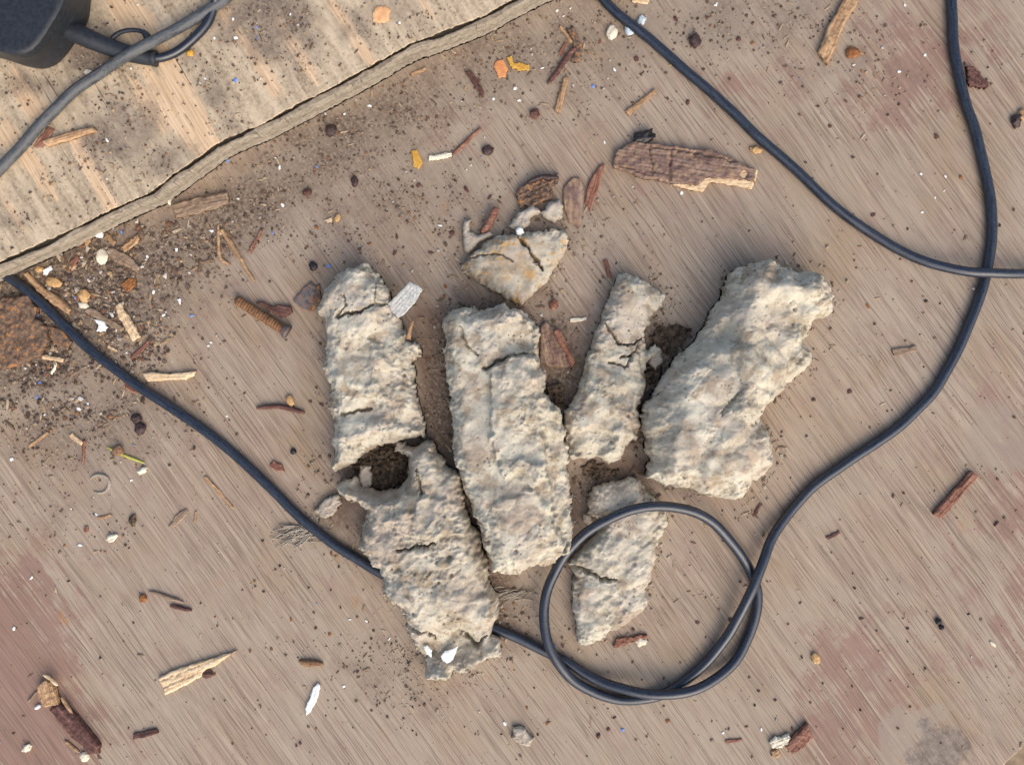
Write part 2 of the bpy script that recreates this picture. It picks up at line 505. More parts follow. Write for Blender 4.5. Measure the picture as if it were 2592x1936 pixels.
PGA = math.radians(58)
def plank_mat():
    m = NM('scraped_softwood')
    co = m.coord(PGA)
    def st(sx, sy, loc=(0, 0, 0)): return m.coord(PGA, (sx, sy, 1), loc, 6.0)
    g1 = m.noise(st(0.018, 0.2), 1, 4, 0.6, 0.2)
    g2 = m.noise(st(0.04, 1.1, (3, 1, 0)), 1, 4, 0.6)
    mid = m.noise(co, 0.08, 5, 0.65)
    fine = m.noise(co, 0.55, 5, 0.75)
    clean = m.ramp(g2, [(0.3, rgb(172, 142, 110)), (0.5, rgb(200, 170, 135)), (0.7, rgb(220, 194, 160))])
    dirty = m.ramp(m.math('ADD', m.math('MULTIPLY', g1, 0.5), m.math('MULTIPLY', fine, 0.5)),
                   [(0.36, rgb(134, 118, 98)), (0.47, rgb(170, 152, 127)), (0.58, rgb(196, 177, 149))])
    sc = m.math('ADD', m.attr('scrape'), m.math('MULTIPLY', m.math('SUBTRACT', g1, 0.5), 1.6))
    sc = m.math('ADD', sc, m.math('MULTIPLY', m.math('SUBTRACT', fine, 0.5), 0.6))
    col = m.mix(m.math('MULTIPLY', m.ramp(sc, [(0.42, 0.0), (0.56, 1.0)]), 0.9), dirty, clean)
    dn = m.math('ADD', m.attr('dirt'), m.math('MULTIPLY', m.math('SUBTRACT', m.math('ADD', m.math('MULTIPLY', mid, 0.6), m.math('MULTIPLY', fine, 0.4)), 0.5), 2.2))
    col = m.mix(m.math('MULTIPLY', m.ramp(dn, [(0.28, 0.0), (0.8, 1.0)]), 0.88), col, m.ramp(fine, [(0.35, rgb(78, 68, 60)), (0.52, rgb(116, 102, 90)), (0.66, rgb(150, 134, 116))]))
    crack = m.ramp(m.noise(st(0.035, 0.7, (8, 2, 0)), 1, 2, 0.5), [(0.27, 1.0), (0.31, 0.0)])
    col = m.mix(m.math('MULTIPLY', crack, 0.8), col, rgb(74, 64, 56))
    m.bump(m.math('ADD', g2, m.math('MULTIPLY', fine, 0.5)), 0.4, 0.0006)
    return m.done(col, 0.75, 0.25)

def plank_side_mat():
    m = NM('dusty_board_edge')
    co = m.coord(math.radians(-27))
    n = m.noise(co, 0.35, 5, 0.7)
    lay = m.noise(m.coord(0, (0.05, 0.05, 0.9)), 1, 3, 0.6)
    col = m.ramp(m.math('ADD', m.math('MULTIPLY', n, 0.6), m.math('MULTIPLY', lay, 0.4)), [(0.35, rgb(108, 98, 86)), (0.5, rgb(142, 131, 115)), (0.65, rgb(164, 152, 134))])
    m.bump(n, 0.6, 0.001)
    return m.done(col, 0.9, 0.15)

def clay_mat(name, light, midc, dark, orange=0.0, offs=0.0):
    m = NM(name)
    co = m.coord(0, (1, 1, 1), (offs, offs * 0.7, 0))
    a = m.noise(co, 0.07, 5, 0.62, 0.4)
    b = m.noise(co, 0.35, 5, 0.7)
    c = m.noise(co, 1.6, 3, 0.7)
    f = m.math('ADD', m.math('ADD', m.math('MULTIPLY', a, 0.55), m.math('MULTIPLY', b, 0.3)), m.math('MULTIPLY', c, 0.15))
    col = m.ramp(f, [(0.38, dark), (0.45, midc), (0.53, light), (0.62, tuple(min(0.85, q * 1.15) for q in light))])
    tp = m.ramp(m.math('ADD', m.math('MULTIPLY', m.noise(co, 0.09, 4, 0.65, 0.5), 0.75), m.math('MULTIPLY', b, 0.25)), [(0.51, 0.0), (0.59, 0.75)])
    col = m.mix(tp, col, rgb(136, 119, 98))
    pink = m.noise(co, 0.05, 3, 0.5, 0.2)
    col = m.mix(m.ramp(pink, [(0.45, 0.0), (0.65, 0.45)]), col, rgb(172, 156, 141))
    v = m.vor(co, 0.55); vc = m.vor(co, 0.55, 'Color')
    sep = m.n.new('ShaderNodeSeparateColor'); m.link(vc, sep.inputs[0])
    sp = m.math('MULTIPLY', m.math('LESS_THAN', v, m.math('MULTIPLY', sep.outputs[0], 0.4)), m.math('GREATER_THAN', sep.outputs[1], 0.55))
    spm = m.ramp(m.noise(co, 0.06, 3, 0.6, 0.3), [(0.46, 0.08), (0.62, 0.75)])
    col = m.mix(m.math('MULTIPLY', sp, spm), col, rgb(92, 78, 62))
    if orange:
        on = m.ramp(m.math('ADD', m.math('MULTIPLY', b, 0.6), m.math('MULTIPLY', m.noise(co, 0.13, 3), 0.4)), [(0.52, 0.0), (0.6, 1.0)])
        col = m.mix(m.math('MULTIPLY', on, orange), col, rgb(180, 142, 92))
    m.bump(m.math('ADD', m.math('MULTIPLY', b, 0.6), m.math('MULTIPLY', c, 0.25)), 0.38, 0.0007)
    return m.done(col, 0.95, 0.1)

def cable_mat(name, base, dust, dustc, rough):
    m = NM(name)
    co = m.coord()
    cx = m.n.new('ShaderNodeCombineXYZ'); m.link(m.math('MULTIPLY', m.attr('along'), 0.12), cx.inputs[0]); m.link(m.math('MULTIPLY', m.attr('around'), 3.0), cx.inputs[1])
    n = m.noise(cx.outputs[0], 1, 5, 0.7)
    n2 = m.noise(co, 0.9, 4, 0.7)
    f = m.ramp(m.math('ADD', m.math('MULTIPLY', n, 0.6), m.math('MULTIPLY', n2, 0.4)), [(0.4, 0.0), (0.68, 1.0)])
    f = m.math('MULTIPLY', f, dust)
    col = m.mix(f, base, dustc)
    m.bump(n2, 0.15, 0.0003)
    r = m.math('ADD', m.math('MULTIPLY', f, 0.5), rough, True)
    return m.done(col, r, 0.6)

def grain_mat(name, dark, midc, light, sy=0.9, sx=0.06, rough=0.7, spot=None, spotf=0.0):
    m = NM(name)
    g = m.noise(m.coord(0, (sx, sy, sy)), 1, 4, 0.6, 0.15)
    co = m.coord()
    n = m.noise(co, 0.6, 4, 0.7)
    col = m.ramp(m.math('ADD', m.math('MULTIPLY', g, 0.7), m.math('MULTIPLY', n, 0.3)), [(0.34, dark), (0.5, midc), (0.64, light)])
    if spot:
        col = m.mix(m.math('MULTIPLY', m.ramp(m.noise(co, 0.28, 4, 0.65), [(0.48, 0.0), (0.6, 1.0)]), spotf), col, spot)
    m.bump(g, 0.5, 0.0005)
    return m.done(col, rough, 0.3)

def mottle_mat(name, a, b, sc=0.4, rough=0.8, spec=0.25, third=None, bump=0.4):
    m = NM(name)
    n = m.noise(m.coord(), sc, 5, 0.68)
    st = [(0.38, a), (0.62, b)]
    if third: st = [(0.36, a), (0.54, b), (0.63, third)]
    m.bump(n, bump, 0.0006)
    return m.done(m.ramp(n, st), rough, spec)

M = {}
M['floor'] = wood_floor_mat()
M['plank'] = plank_mat()
M['plank_side'] = plank_side_mat()
M['sub'] = mottle_mat('worn_tan_subfloor', rgb(112, 96, 78), rgb(150, 130, 106), 0.1)
LT, MD, DK = rgb(190, 183, 164), rgb(174, 165, 146), rgb(136, 124, 104)
M['clay'] = clay_mat('dry_clay', LT, MD, DK)
M['clay_grey'] = clay_mat('grey_clay', rgb(180, 172, 154), rgb(162, 152, 134), rgb(124, 112, 95), 0.0, 0.31)
M['clay_orange'] = clay_mat('rust_dusted_clay', rgb(182, 173, 154), rgb(164, 154, 135), rgb(130, 119, 101), 0.9, 0.12)
M['cable'] = cable_mat('black_rubber', rgb(16, 22, 34), 0.38, rgb(80, 92, 108), 0.26)
M['cable_dusty'] = cable_mat('dusty_black_rubber', rgb(46, 50, 56), 0.8, rgb(112, 113, 110), 0.45)
M['cord_gloss'] = cable_mat('glossy_black_rubber', rgb(22, 28, 40), 0.12, rgb(90, 98, 110), 0.2)
M['plastic'] = mottle_mat('black_plastic', rgb(28, 31, 36), rgb(42, 46, 52), 0.6, 0.5, 0.4, None, 0.1)
M['pale_wood'] = grain_mat('pale_split_wood', rgb(168, 138, 104), rgb(208, 180, 142), rgb(228, 206, 172))
M['tan_wood'] = grain_mat('tan_split_wood', rgb(120, 92, 64), rgb(164, 130, 96), rgb(194, 162, 124))
M['grey_wood'] = grain_mat('grey_brown_wood', rgb(100, 84, 70), rgb(134, 112, 92), rgb(160, 138, 114))
M['dark_wood'] = grain_mat('dark_red_brown_wood', rgb(58, 38, 34), rgb(92, 62, 54), rgb(124, 90, 78))
M['bark'] = grain_mat('purple_brown_bark', rgb(86, 66, 60), rgb(120, 96, 85), rgb(150, 128, 112), 0.5, 0.05, 0.75, rgb(176, 146, 106), 0.35)
M['red_wood'] = grain_mat('red_brown_wood', rgb(88, 54, 44), rgb(128, 86, 68), rgb(162, 122, 100))
M['rust'] = mottle_mat('flaking_rust', rgb(84, 70, 60), rgb(116, 95, 79), 0.45, 0.9, 0.2, rgb(166, 112, 62))
M['rust_bright'] = mottle_mat('orange_rust', rgb(112, 74, 48), rgb(160, 106, 62), 0.5, 0.9, 0.2)
M['screw'] = mottle_mat('brown_rust', rgb(98, 72, 54), rgb(138, 100, 68), 0.5, 0.9, 0.2)
M['slate'] = mottle_mat('grey_scale', rgb(82, 76, 74), rgb(108, 100, 96), 0.5, 0.6, 0.4, rgb(150, 90, 54))
M['white'] = mottle_mat('white_flake', rgb(214, 214, 208), rgb(240, 240, 236), 0.4, 0.7)
M['offwhite'] = mottle_mat('cream_flake', rgb(206, 194, 168), rgb(228, 218, 196), 0.5, 0.75)
M['birch'] = mottle_mat('silvery_bark', rgb(158, 155, 146), rgb(204, 203, 196), 0.9, 0.5, 0.4)
M['blue_white'] = mottle_mat('bluish_pebble', rgb(166, 178, 186), rgb(204, 212, 216), 0.4, 0.6)
M['blue'] = mottle_mat('blue_plastic_bit', rgb(88, 120, 190), rgb(130, 160, 214), 0.5, 0.6)
M['peach'] = mottle_mat('peach_paint', rgb(206, 150, 104), rgb(222, 176, 128), 0.3)
M['orange'] = mottle_mat('orange_paint', rgb(194, 126, 78), rgb(208, 146, 96), 0.3)
M['yellow'] = mottle_mat('ochre_paint', rgb(184, 136, 52), rgb(202, 158, 76), 0.4)
M['green'] = mottle_mat('yellow_green_stem', rgb(160, 156, 66), rgb(190, 184, 98), 0.6)
M['dark_seed'] = mottle_mat('dark_brown_husk', rgb(44, 32, 30), rgb(74, 54, 50), 0.7, 0.55, 0.4)
M['brown_seed'] = mottle_mat('brown_husk', rgb(112, 82, 58), rgb(152, 118, 88), 0.6, 0.6)
M['tan_seed'] = mottle_mat('tan_husk', rgb(170, 132, 84), rgb(200, 164, 116), 0.6, 0.6)
M['recess'] = mottle_mat('dark_recess', rgb(10, 10, 12), rgb(18, 18, 20), 0.8, 0.6)
M['insect'] = mottle_mat('black_husk', rgb(16, 14, 14), rgb(40, 32, 30), 0.8, 0.4, 0.5)
M['soil'] = mottle_mat('brown_soil', rgb(46, 38, 31), rgb(106, 90, 74), 0.35, 0.95, 0.1)
M['fluff'] = mottle_mat('grey_fibre', rgb(138, 128, 114), rgb(168, 158, 142), 0.8, 0.9, 0.1)
gm = NM('mixed_grit')
M['grit'] = gm.done(gm.attr('tint', 'Color'), 0.85, 0.2)

# ------------------------------------------------------------------ setting: floor, subfloor
def blobs(lst, z=0.0):
    L = [(*w2((p[0], p[1]), z), p[2] * PX * (1.35 if z else 1), p[3] * PX, -math.radians(p[4]), p[5]) for p in lst]
    def f(x, y):
        o = np.zeros(np.shape(x))
        for bx, by, rx, ry, a, v in L:
            dx, dy = x - bx, y - by
            u = dx * math.cos(a) - dy * math.sin(a); w = dx * math.sin(a) + dy * math.cos(a)
            o = np.maximum(o, v * np.exp(-(np.abs(u / rx) ** 2.5 + np.abs(w / ry) ** 2.5)))
        return o
    return f

dirt_f = blobs([(200, 720, 330, 190, 12, 1.0), (60, 880, 190, 150, 0, 1.0), (560, 560, 360, 110, 27, 0.85), (880, 350, 420, 130, 27, 0.72),
                (1250, 130, 230, 150, 20, 0.6), (1450, 110, 220, 190, 30, 0.5), (250, 1060, 280, 130, 10, 0.6), (1000, 520, 330, 160, 0, 0.48),
                (1110, 1000, 50, 260, -8, 0.85), (840, 1330, 140, 90, -40, 0.45), (1000, 1700, 200, 110, -20, 0.4), (1260, 1560, 140, 120, 0, 0.5),
                (1420, 560, 170, 110, 0, 0.4), (2150, 150, 240, 130, 0, 0.3), (1900, 60, 300, 110, 0, 0.45), (200, 1320, 210, 120, 0, 0.25), (1430, 930, 50, 190, 10, 0.8), (1650, 1000, 60, 150, -25, 0.9),
                (1650, 860, 90, 70, 0, 0.7), (1450, 1230, 120, 60, 0, 0.6), (1280, 1350, 60, 220, -8, 0.7), (1330, 800, 90, 60, 0, 0.5), (930, 1180, 90, 60, 0, 0.7), (1240, 780, 70, 50, 0, 0.5), (1180, 1480, 90, 60, 0, 0.6)])  # entries in the lump gaps mix dirt with painted-in shade
red_f = blobs([(20, 1700, 190, 330, 0, 0.95), (120, 1900, 180, 150, 0, 0.8), (2300, 190, 220, 160, 20, 0.62), (2500, 60, 150, 120, 0, 0.5), (2560, 1200, 110, 260, 0, 0.6),
               (2180, 1750, 190, 230, 30, 0.6), (2350, 1640, 120, 150, 30, 0.4), (1900, 210, 200, 110, 20, 0.42), (1130, 330, 150, 110, 0, 0.36), (2420, 1100, 60, 140, 0, 0.4),
               (2130, 1900, 110, 120, 0, 0.62), (1580, 470, 120, 90, 0, 0.3), (2560, 1560, 120, 200, 0, 0.45), (2430, 1370, 80, 130, 0, 0.3)])
grey_f = blobs([(1700, 60, 420, 130, 0, 0.62), (1560, 150, 200, 90, 0, 0.5), (1250, 60, 150, 80, 25, 0.5), (2530, 1120, 130, 120, 0, 0.8), (2140, 170, 130, 60, -10, 0.6), (2270, 1880, 55, 110, 0, 0.95), (2340, 1820, 90, 40, 20, 0.9), (2225, 1730, 22, 60, 20, 0.6),
                (1800, 60, 180, 70, 20, 0.55), (2010, 20, 160, 60, 0, 0.5), (1640, 150, 100, 60, 0, 0.45), (2450, 30, 120, 60, 0, 0.5)])
soil_shade_f = blobs([(1110, 980, 55, 290, 8, 0.85), (1110, 830, 60, 90, 0, 0.8), (1250, 1420, 60, 180, 12, 0.75), (1280, 790, 110, 50, -20, 0.75), (1430, 930, 60, 180, -10, 0.8), (1650, 1000, 60, 150, -25, 0.9),  # gaps around the clay: soil stain plus painted shade
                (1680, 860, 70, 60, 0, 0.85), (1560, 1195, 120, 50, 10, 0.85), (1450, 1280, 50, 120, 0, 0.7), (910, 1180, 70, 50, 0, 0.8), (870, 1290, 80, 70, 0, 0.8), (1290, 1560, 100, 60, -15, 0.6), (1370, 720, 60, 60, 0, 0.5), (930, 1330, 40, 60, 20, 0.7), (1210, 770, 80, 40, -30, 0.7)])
dark_f = blobs([(2375, 1890, 85, 75, 20, 1.0), (2345, 1835, 32, 26, 0, 0.7)])

fl_poly = [(-700, -600), (3300, -600), (3300, 1270), (2592, 1889), (2537, 1938), (2050, 2370), (-700, 2370)]
def floor_shape(X, Y, top, seed):
    return top + 0.12 * fbm(X / 60, Y / 60, 5, 2)
FLT = 12.0
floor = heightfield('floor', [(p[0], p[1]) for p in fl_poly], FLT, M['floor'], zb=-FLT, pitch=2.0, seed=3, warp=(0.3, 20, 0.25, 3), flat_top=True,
                    under=0.4, zproj=1.0, attrs={'dirt': dirt_f, 'red': red_f, 'grey': grey_f, 'dark': dark_f, 'soil': soil_shade_f}, keep_world=True)
floor['kind'] = 'structure'
V = [(-900, -900, -FLT - 6), (900, -900, -FLT - 6), (900, 900, -FLT - 6), (-900, 900, -FLT - 6)]
sub = mesh_obj('subfloor', V, [[0, 1, 2, 3]], M['sub'], (0, 0, -FLT - 6)); sub['kind'] = 'structure'

# ------------------------------------------------------------------ raised board in the upper left
PT = 20.0
bd = empty('wooden_board', (*[q / 1000 for q in w2((300, 250), 0)], 0), 'raised softwood board with scraped pale stripes and a dusty edge, under the black adapter', 'board')
edge_top = [(-760, 1060), (-300, 815), (0, 661), (151, 596), (248, 545), (375, 488), (545, 364), (660, 313), (817, 231), (966, 151), (1041, 108), (1223, 41), (1310, -8), (1700, -205), (2000, -380)]
top_poly = edge_top + [(2000, -700), (-760, -700)]
scrape_f = blobs([(430, 180, 20, 150, 30, 1.0), (470, 290, 36, 150, 30, 1.0), (365, 260, 20, 110, 32, 0.8), (740, 110, 12, 130, 32, 1.0), (880, 70, 12, 150, 32, 1.0),
                  (240, 450, 18, 150, 30, 0.85), (85, 420, 20, 160, 30, 0.8), (80, 250, 22, 110, 30, 0.8), (650, 150, 13, 150, 32, 0.85), (330, 40, 40, 120, 32, 0.75), (40, 560, 12, 100, 30, 0.5), (1080, 30, 40, 60, 30, 0.35),
                  (10, 350, 12, 90, 30, 0.7), (560, 30, 12, 60, 30, 0.7)], PT)
pdirt_f = blobs([(300, 330, 90, 110, 30, 0.75), (420, 400, 60, 70, 0, 0.6), (700, 90, 90, 90, 0, 0.8), (600, 70, 60, 90, 30, 0.6), (660, 30, 140, 60, 0, 0.8), (540, 230, 30, 160, 30, 0.6), (900, 60, 60, 60, 0, 0.5), (60, 220, 70, 40, 0, 0.6),
                 (30, 560, 50, 30, 0, 0.6), (230, 140, 60, 60, 0, 0.8), (730, 150, 50, 30, 0, 0.4), (200, 260, 50, 60, 0, 0.5), (990, 30, 80, 60, 0, 0.4), (120, 460, 70, 40, 30, 0.3)], PT)
heightfield('top_layer', top_poly, 2.0, M['plank'], zb=PT - 2.0, pitch=0.8, seed=9, warp=(0.5, 20, 0.45, 3.5), flat_top=True, under=0.5, zproj=1.0,
            attrs={'scrape': scrape_f, 'dirt': pdirt_f}, parent=bd, keep_world=True,
            shape=lambda X, Y, t, s: t + 0.25 * fbm(X / 30, Y / 30, 77, 2) + 0.18 * pn((X * math.cos(PGA) - Y * math.sin(PGA)) / 40, (X * math.sin(PGA) + Y * math.cos(PGA)) / 2.2, 78))
off = 3.2 / PX
nx, ny = -0.461, -0.887
def shift(mm):
    k = mm / PX
    return [(p[0] - nx * k, p[1] - ny * k) for p in edge_top] + [(1990, -690), (-750, -690)]
EM = [w2(p, PT) for p in edge_top]
def core_shape(X, Y, t, sd):
    d = seg_dist(X, Y, EM)
    side = sdf(X, Y, [w2(p, PT) for p in top_poly])
    wob = 0.7 * fbm(X / 14, Y / 14, 313, 3)
    gap = np.clip(0.05 + 1.0 * fbm(X / 26, Y / 26, 314, 3), -0.3, 1.1)
    groove = smooth(-gap - 0.35, -gap, side + wob) * smooth(2.2, 1.4, side)
    return t + 0.35 * fbm(X / 5, Y / 5, 315, 3) - 9.0 * groove
heightfield('core_layer', [(p[0] + nx * -2.3 / PX, p[1] + ny * -2.3 / PX) for p in edge_top] + [(p[0] + nx * 12 / PX, p[1] + ny * 12 / PX) for p in edge_top[::-1]], PT - 2.4, M['plank_side'], zb=0.05,
            pitch=0.5, seed=12, warp=(0.4, 22, 0.3, 3), flat_top=True, under=1.0, zproj=1.17, parent=bd, keep_world=True, shape=core_shape)
heightfield('inner_core', shift(-9), PT - 3.2, M['plank_side'], zb=0.6, pitch=2.0, seed=14, flat_top=True, under=0.0, zproj=1.0, parent=bd, keep_world=True, shape=lambda X, Y, t, s: t - 0.45)

# ------------------------------------------------------------------ cables
RA = 2.5
def pts3(lst):
    return [(*w2((x, y), z), z) for x, y, z in lst]

cabA_px = [(-500, 380, RA), (-200, 545, RA), (-60, 640, RA), (0, 688, RA), (70, 735, RA), (152, 812, RA), (235, 890, RA), (352, 979, RA), (470, 1055, RA), (586, 1143, RA), (680, 1230, RA), (762, 1312, RA),
           (844, 1377, RA), (914, 1420, RA), (973, 1455, RA), (1060, 1500, RA), (1160, 1548, RA), (1254, 1592, RA), (1296, 1608, RA), (1378, 1648, RA), (1430, 1672, RA), (1478, 1703, 3.2), (1538, 1731, 5),
           (1599, 1749, 7.5), (1659, 1757, 8.6), (1720, 1754, 8.3), (1780, 1736, 6.5), (1830, 1704, 4.5), (1871, 1661, 3.2), (1898, 1605, RA), (1916, 1542, RA), (1918, 1494, RA), (1904, 1454, RA), (1887, 1424, 3.6), (1856, 1380, 6.5),
           (1810, 1327, 10.5), (1750, 1293, 13.8), (1674, 1281, 15.6), (1599, 1290, 15.6), (1538, 1315, 14.2), (1477, 1354, 12.0), (1432, 1401, 10.0), (1406, 1446, 9.0), (1387, 1490, 8.6), (1377, 1540, 8.6),
           (1378, 1588, 8.6), (1390, 1636, 8.6), (1411, 1677, 7.8), (1450, 1719, 5.5), (1508, 1754, 3.6), (1568, 1770, RA), (1614, 1771, RA), (1662, 1762, RA), (1704, 1743, RA), (1750, 1710, RA), (1795, 1667, 3.2),
           (1841, 1609, 5.0), (1871, 1557, 7.0), (1895, 1508, 8.5), (1912, 1474, 8.6), (1928, 1432, 7.6), (1947, 1378, 5.5), (1971, 1334, 3.8), (2008, 1286, RA), (2053, 1237, RA), (2113, 1192, RA), (2189, 1140, RA), (2265, 1089, RA),
           (2325, 1035, RA), (2372, 980, RA), (2416, 902, RA), (2455, 817, RA), (2483, 741, RA), (2501, 672, RA), (2511, 590, RA), (2509, 529, RA), (2502, 472, RA), (2486, 402, RA), (2467, 327, RA), (2443, 257, RA), (2425, 182, RA),
           (2413, 115, RA), (2410, 45, RA), (2408, -20, RA), (2400, -150, RA), (2360, -400, RA)]
cabA = pts3(cabA_px)
o = tube('cable', cabA, RA, M['cable'], 16, 1.0, relax=6)
tag(o, 'long black cable that runs under the clay and coils into a round loop', 'cable')
cabB = pts3([(1290, -330, RA), (1420, -140, RA), (1528, 0, RA), (1597, 62, RA), (1659, 112, RA), (1750, 192, RA), (1841, 270, RA), (1931, 358, RA), (2008, 424, RA), (2072, 486, RA), (2144, 548, RA), (2204, 590, RA), (2280, 635, 3.6), (2356, 667, 5.6),
             (2446, 687, 8.2), (2507, 692, 8.7), (2560, 693, 8.0), (2620, 692, 5.5), (2700, 685, RA), (2900, 660, RA), (3100, 600, RA)])
o = tube('cable', cabB, 2.45, M['cable'], 16, 1.0, relax=4)
tag(o, 'black cable slanting across the upper right and crossing over the other cable', 'cable')
zc = PT + 2.7
cabC = pts3([(-420, 760, 2.8), (-330, 715, 6), (-230, 640, 16), (-150, 570, zc), (-60, 492, zc), (0, 428, zc), (47, 379, zc), (106, 312, zc), (182, 237, zc), (257, 182, zc), (318, 143, zc + 5.5), (360, 119, zc + 6.5), (393, 104, zc + 5.5), (454, 70, zc + 1), (514, 34, zc), (560, 6, zc + 1), (610, -35, zc), (760, -130, zc), (1000, -230, zc)])
o = tube('cable', cabC, 2.6, M['cable_dusty'], 16, 1.0, relax=4)
tag(o, 'dusty grey-black cable crossing the raised board in the upper left', 'cable')

# ------------------------------------------------------------------ power adapter
ad = empty('power_adapter', (*[q / 1000 for q in w2((40, 20), PT)], PT / 1000), 'black plastic power adapter block in the upper left corner of the raised board', 'adapter')
def casing():
    bot = [(221, -160), (221, -40), (218, 20), (210, 52), (190, 85), (165, 122), (140, 150), (118, 163), (92, 168), (60, 163), (28, 153), (0, 144), (-110, 112), (-220, 80), (-260, -60), (-200, -220), (60, -240)]
    topo = [(185, -160), (174, -40), (163, 2), (152, 28), (136, 56), (112, 95), (94, 118), (78, 132), (56, 140), (32, 140), (8, 135), (-12, 129), (-115, 100), (-220, 70), (-255, -60), (-200, -210), (60, -225)]
    zt = PT + 27
    n = len(bot)
    b = np.array([w2(p, PT + 6) for p in bot]); t = np.array([w2(p, zt) for p in topo])
    # densify
    def dens(P, m=6):
        Q = spline([(x, y, 0) for x, y in np.vstack([P, P[:1]])], 0.5)[:, :2]
        L = np.concatenate([[0], np.cumsum(np.linalg.norm(np.diff(np.vstack([P, P[:1]]), axis=0), axis=1))])
        return P
    def resample(P, m):
        out = []
        N = len(P)
        for i in range(N):
            p0, p1, p2, p3 = P[i - 1], P[i], P[(i + 1) % N], P[(i + 2) % N]
            for k in range(m):
                s = k / m
                out.append(0.5 * (2 * p1 + (p2 - p0) * s + (2 * p0 - 5 * p1 + 4 * p2 - p3) * s ** 2 + (3 * p1 - p0 - 3 * p2 + p3) * s ** 3))
        return np.array(out)
    b = resample(b, 6); t = resample(t, 6)
    ct = t.mean(0)
    rings = [(b + (b.mean(0) - b) * 0.05, PT + 0.1), (b + (b.mean(0) - b) * 0.012, PT + 1.4), (b, PT + 5), (b * 0.85 + t * 0.15, PT + 12), (b * 0.5 + t * 0.5, PT + 20)]
    base = b * 0.2 + t * 0.8
    for s in (0.0, 0.2, 0.4, 0.6, 0.8, 1.0):
        a = s * math.pi / 2
        rings.append((base + (t - base) * (1 - math.cos(a)) + (ct - t) * 0.02 * (1 - math.cos(a)), PT + 22 + 5 * math.sin(a)))
    last, zl = rings[-1]
    for s in (0.15, 0.45, 0.8):
        rings.append((last + (ct - last) * s, zl + 0.5 * s))
    V = []; F = []; m = len(b)
    for P, z in rings:
        V += [(x, y, z) for x, y in P]
    for i in range(len(rings) - 1):
        for j in range(m):
            k = (j + 1) % m
            F.append((i * m + j, (i + 1) * m + j, (i + 1) * m + k, i * m + k))
    F.append(tuple((len(rings) - 1) * m + j for j in range(m))[::-1])
    F.append(tuple(range(m)))
    area = sum(b[i][0] * b[(i + 1) % m][1] - b[(i + 1) % m][0] * b[i][1] for i in range(m))
    if area > 0: F = [f[::-1] for f in F]
    return V, [list(f) for f in F]
V, F = casing()
mesh_obj('casing', V, F, M['plastic'], (*w2((40, 20), PT), PT), parent=ad)
pebble('screw_recess', (-3, 66), 7, 13, 0.5, M['recess'], 0.2, PT + 26.4, 0.05, 2, ad)
zs = PT + 9
sr = pts3([(150, 72, zs), (185, 82, zs), (230, 101, zs - 1), (280, 121, zs - 3), (330, 137, zs - 4.5), (376, 147, zs - 5.5), (396, 149, zs - 5.6)])
tube('strain_relief', sr, lambda t: 5.0 - 1.5 * t + (0.35 if t > 0.955 else 0), M['plastic'], 18, 0.6, parent=ad)
gl = pts3([(380, 147, PT + 3.4), (402, 147, PT + 3.0), (430, 139, PT + 2.3), (462, 122, PT + 2.1), (497, 92, PT + 2.1), (525, 58, PT + 2.1), (540, 20, PT + 3), (548, -20, PT + 6.5), (552, -60, PT + 7), (560, -110, PT + 5), (600, -250, PT + 2.3)])
tube('cord', gl, 2.15, M['cord_gloss'], 14, 0.8, parent=ad, relax=3)
lp = pts3([(275, 110, PT + 6), (290, 92, PT + 6.5), (312, 80, PT + 7), (340, 77, PT + 7), (362, 82, PT + 7), (374, 97, PT + 6.5), (372, 112, PT + 5), (355, 122, PT + 3.5)])
tube('strap_loop', lp, lambda t: 1.1 + 1.0 * max(0, 1 - abs(t - 0.75) / 0.12), M['plastic'], 10, 0.6, parent=ad)

# ------------------------------------------------------------------ clay lumps
def bumps(lst, z):
    """lst: (px, py, radius px, dz mm)"""
    L = [(*w2((a, b), z), r * PX, h) for a, b, r, h in lst]
    def f(X, Y):
        o = 0
        for x, y, r, h in L:
            o = o + h * np.exp(-((X - x) ** 2 + (Y - y) ** 2) / (r * r))
        return o
    return f

def bumps_shape(lst, z):
    f = bumps(lst, z)
    return lambda X, Y, t, sd: t + f(X, Y)

def cracks(lst, z, seed):
    """lst: (points px, depth mm, half width mm)"""
    L = [([w2(p, z) for p in pts], dep, wd) for pts, dep, wd in lst]
    def f(X, Y):
        jx = X + 0.9 * pn(X / 3, Y / 3, seed) + 0.3 * pn(X, Y, seed + 1); jy = Y + 0.9 * pn(X / 3, Y / 3, seed + 2) + 0.3 * pn(X, Y, seed + 3)
        o = 0
        for pts, dep, wd in L:
            d = seg_dist(jx, jy, pts)
            wv = wd * (0.45 + 1.3 * np.abs(pn(X / 4, Y / 4, seed + 6)) + 0.5 * np.abs(pn(X / 1.2, Y / 1.2, seed + 7)))
            o = o - dep * 1.2 * np.clip(1.15 - d / wv, 0, 1)
        return o
    return f

def plates(lst, z, seed):
    """raised or sunk plates: (poly px, dz mm, softness mm)"""
    L = [([w2(p, z) for p in pts], dz, so) for pts, dz, so in lst]
    def f(X, Y):
        jx = X + 1.6 * fbm(X / 5, Y / 5, seed + 40, 2); jy = Y + 1.6 * fbm(X / 5, Y / 5, seed + 41, 2)
        o = 0
        for pts, dz, so in L:
            o = o + dz * smooth(-so, so, sdf(jx, jy, pts))
        return o
    return f

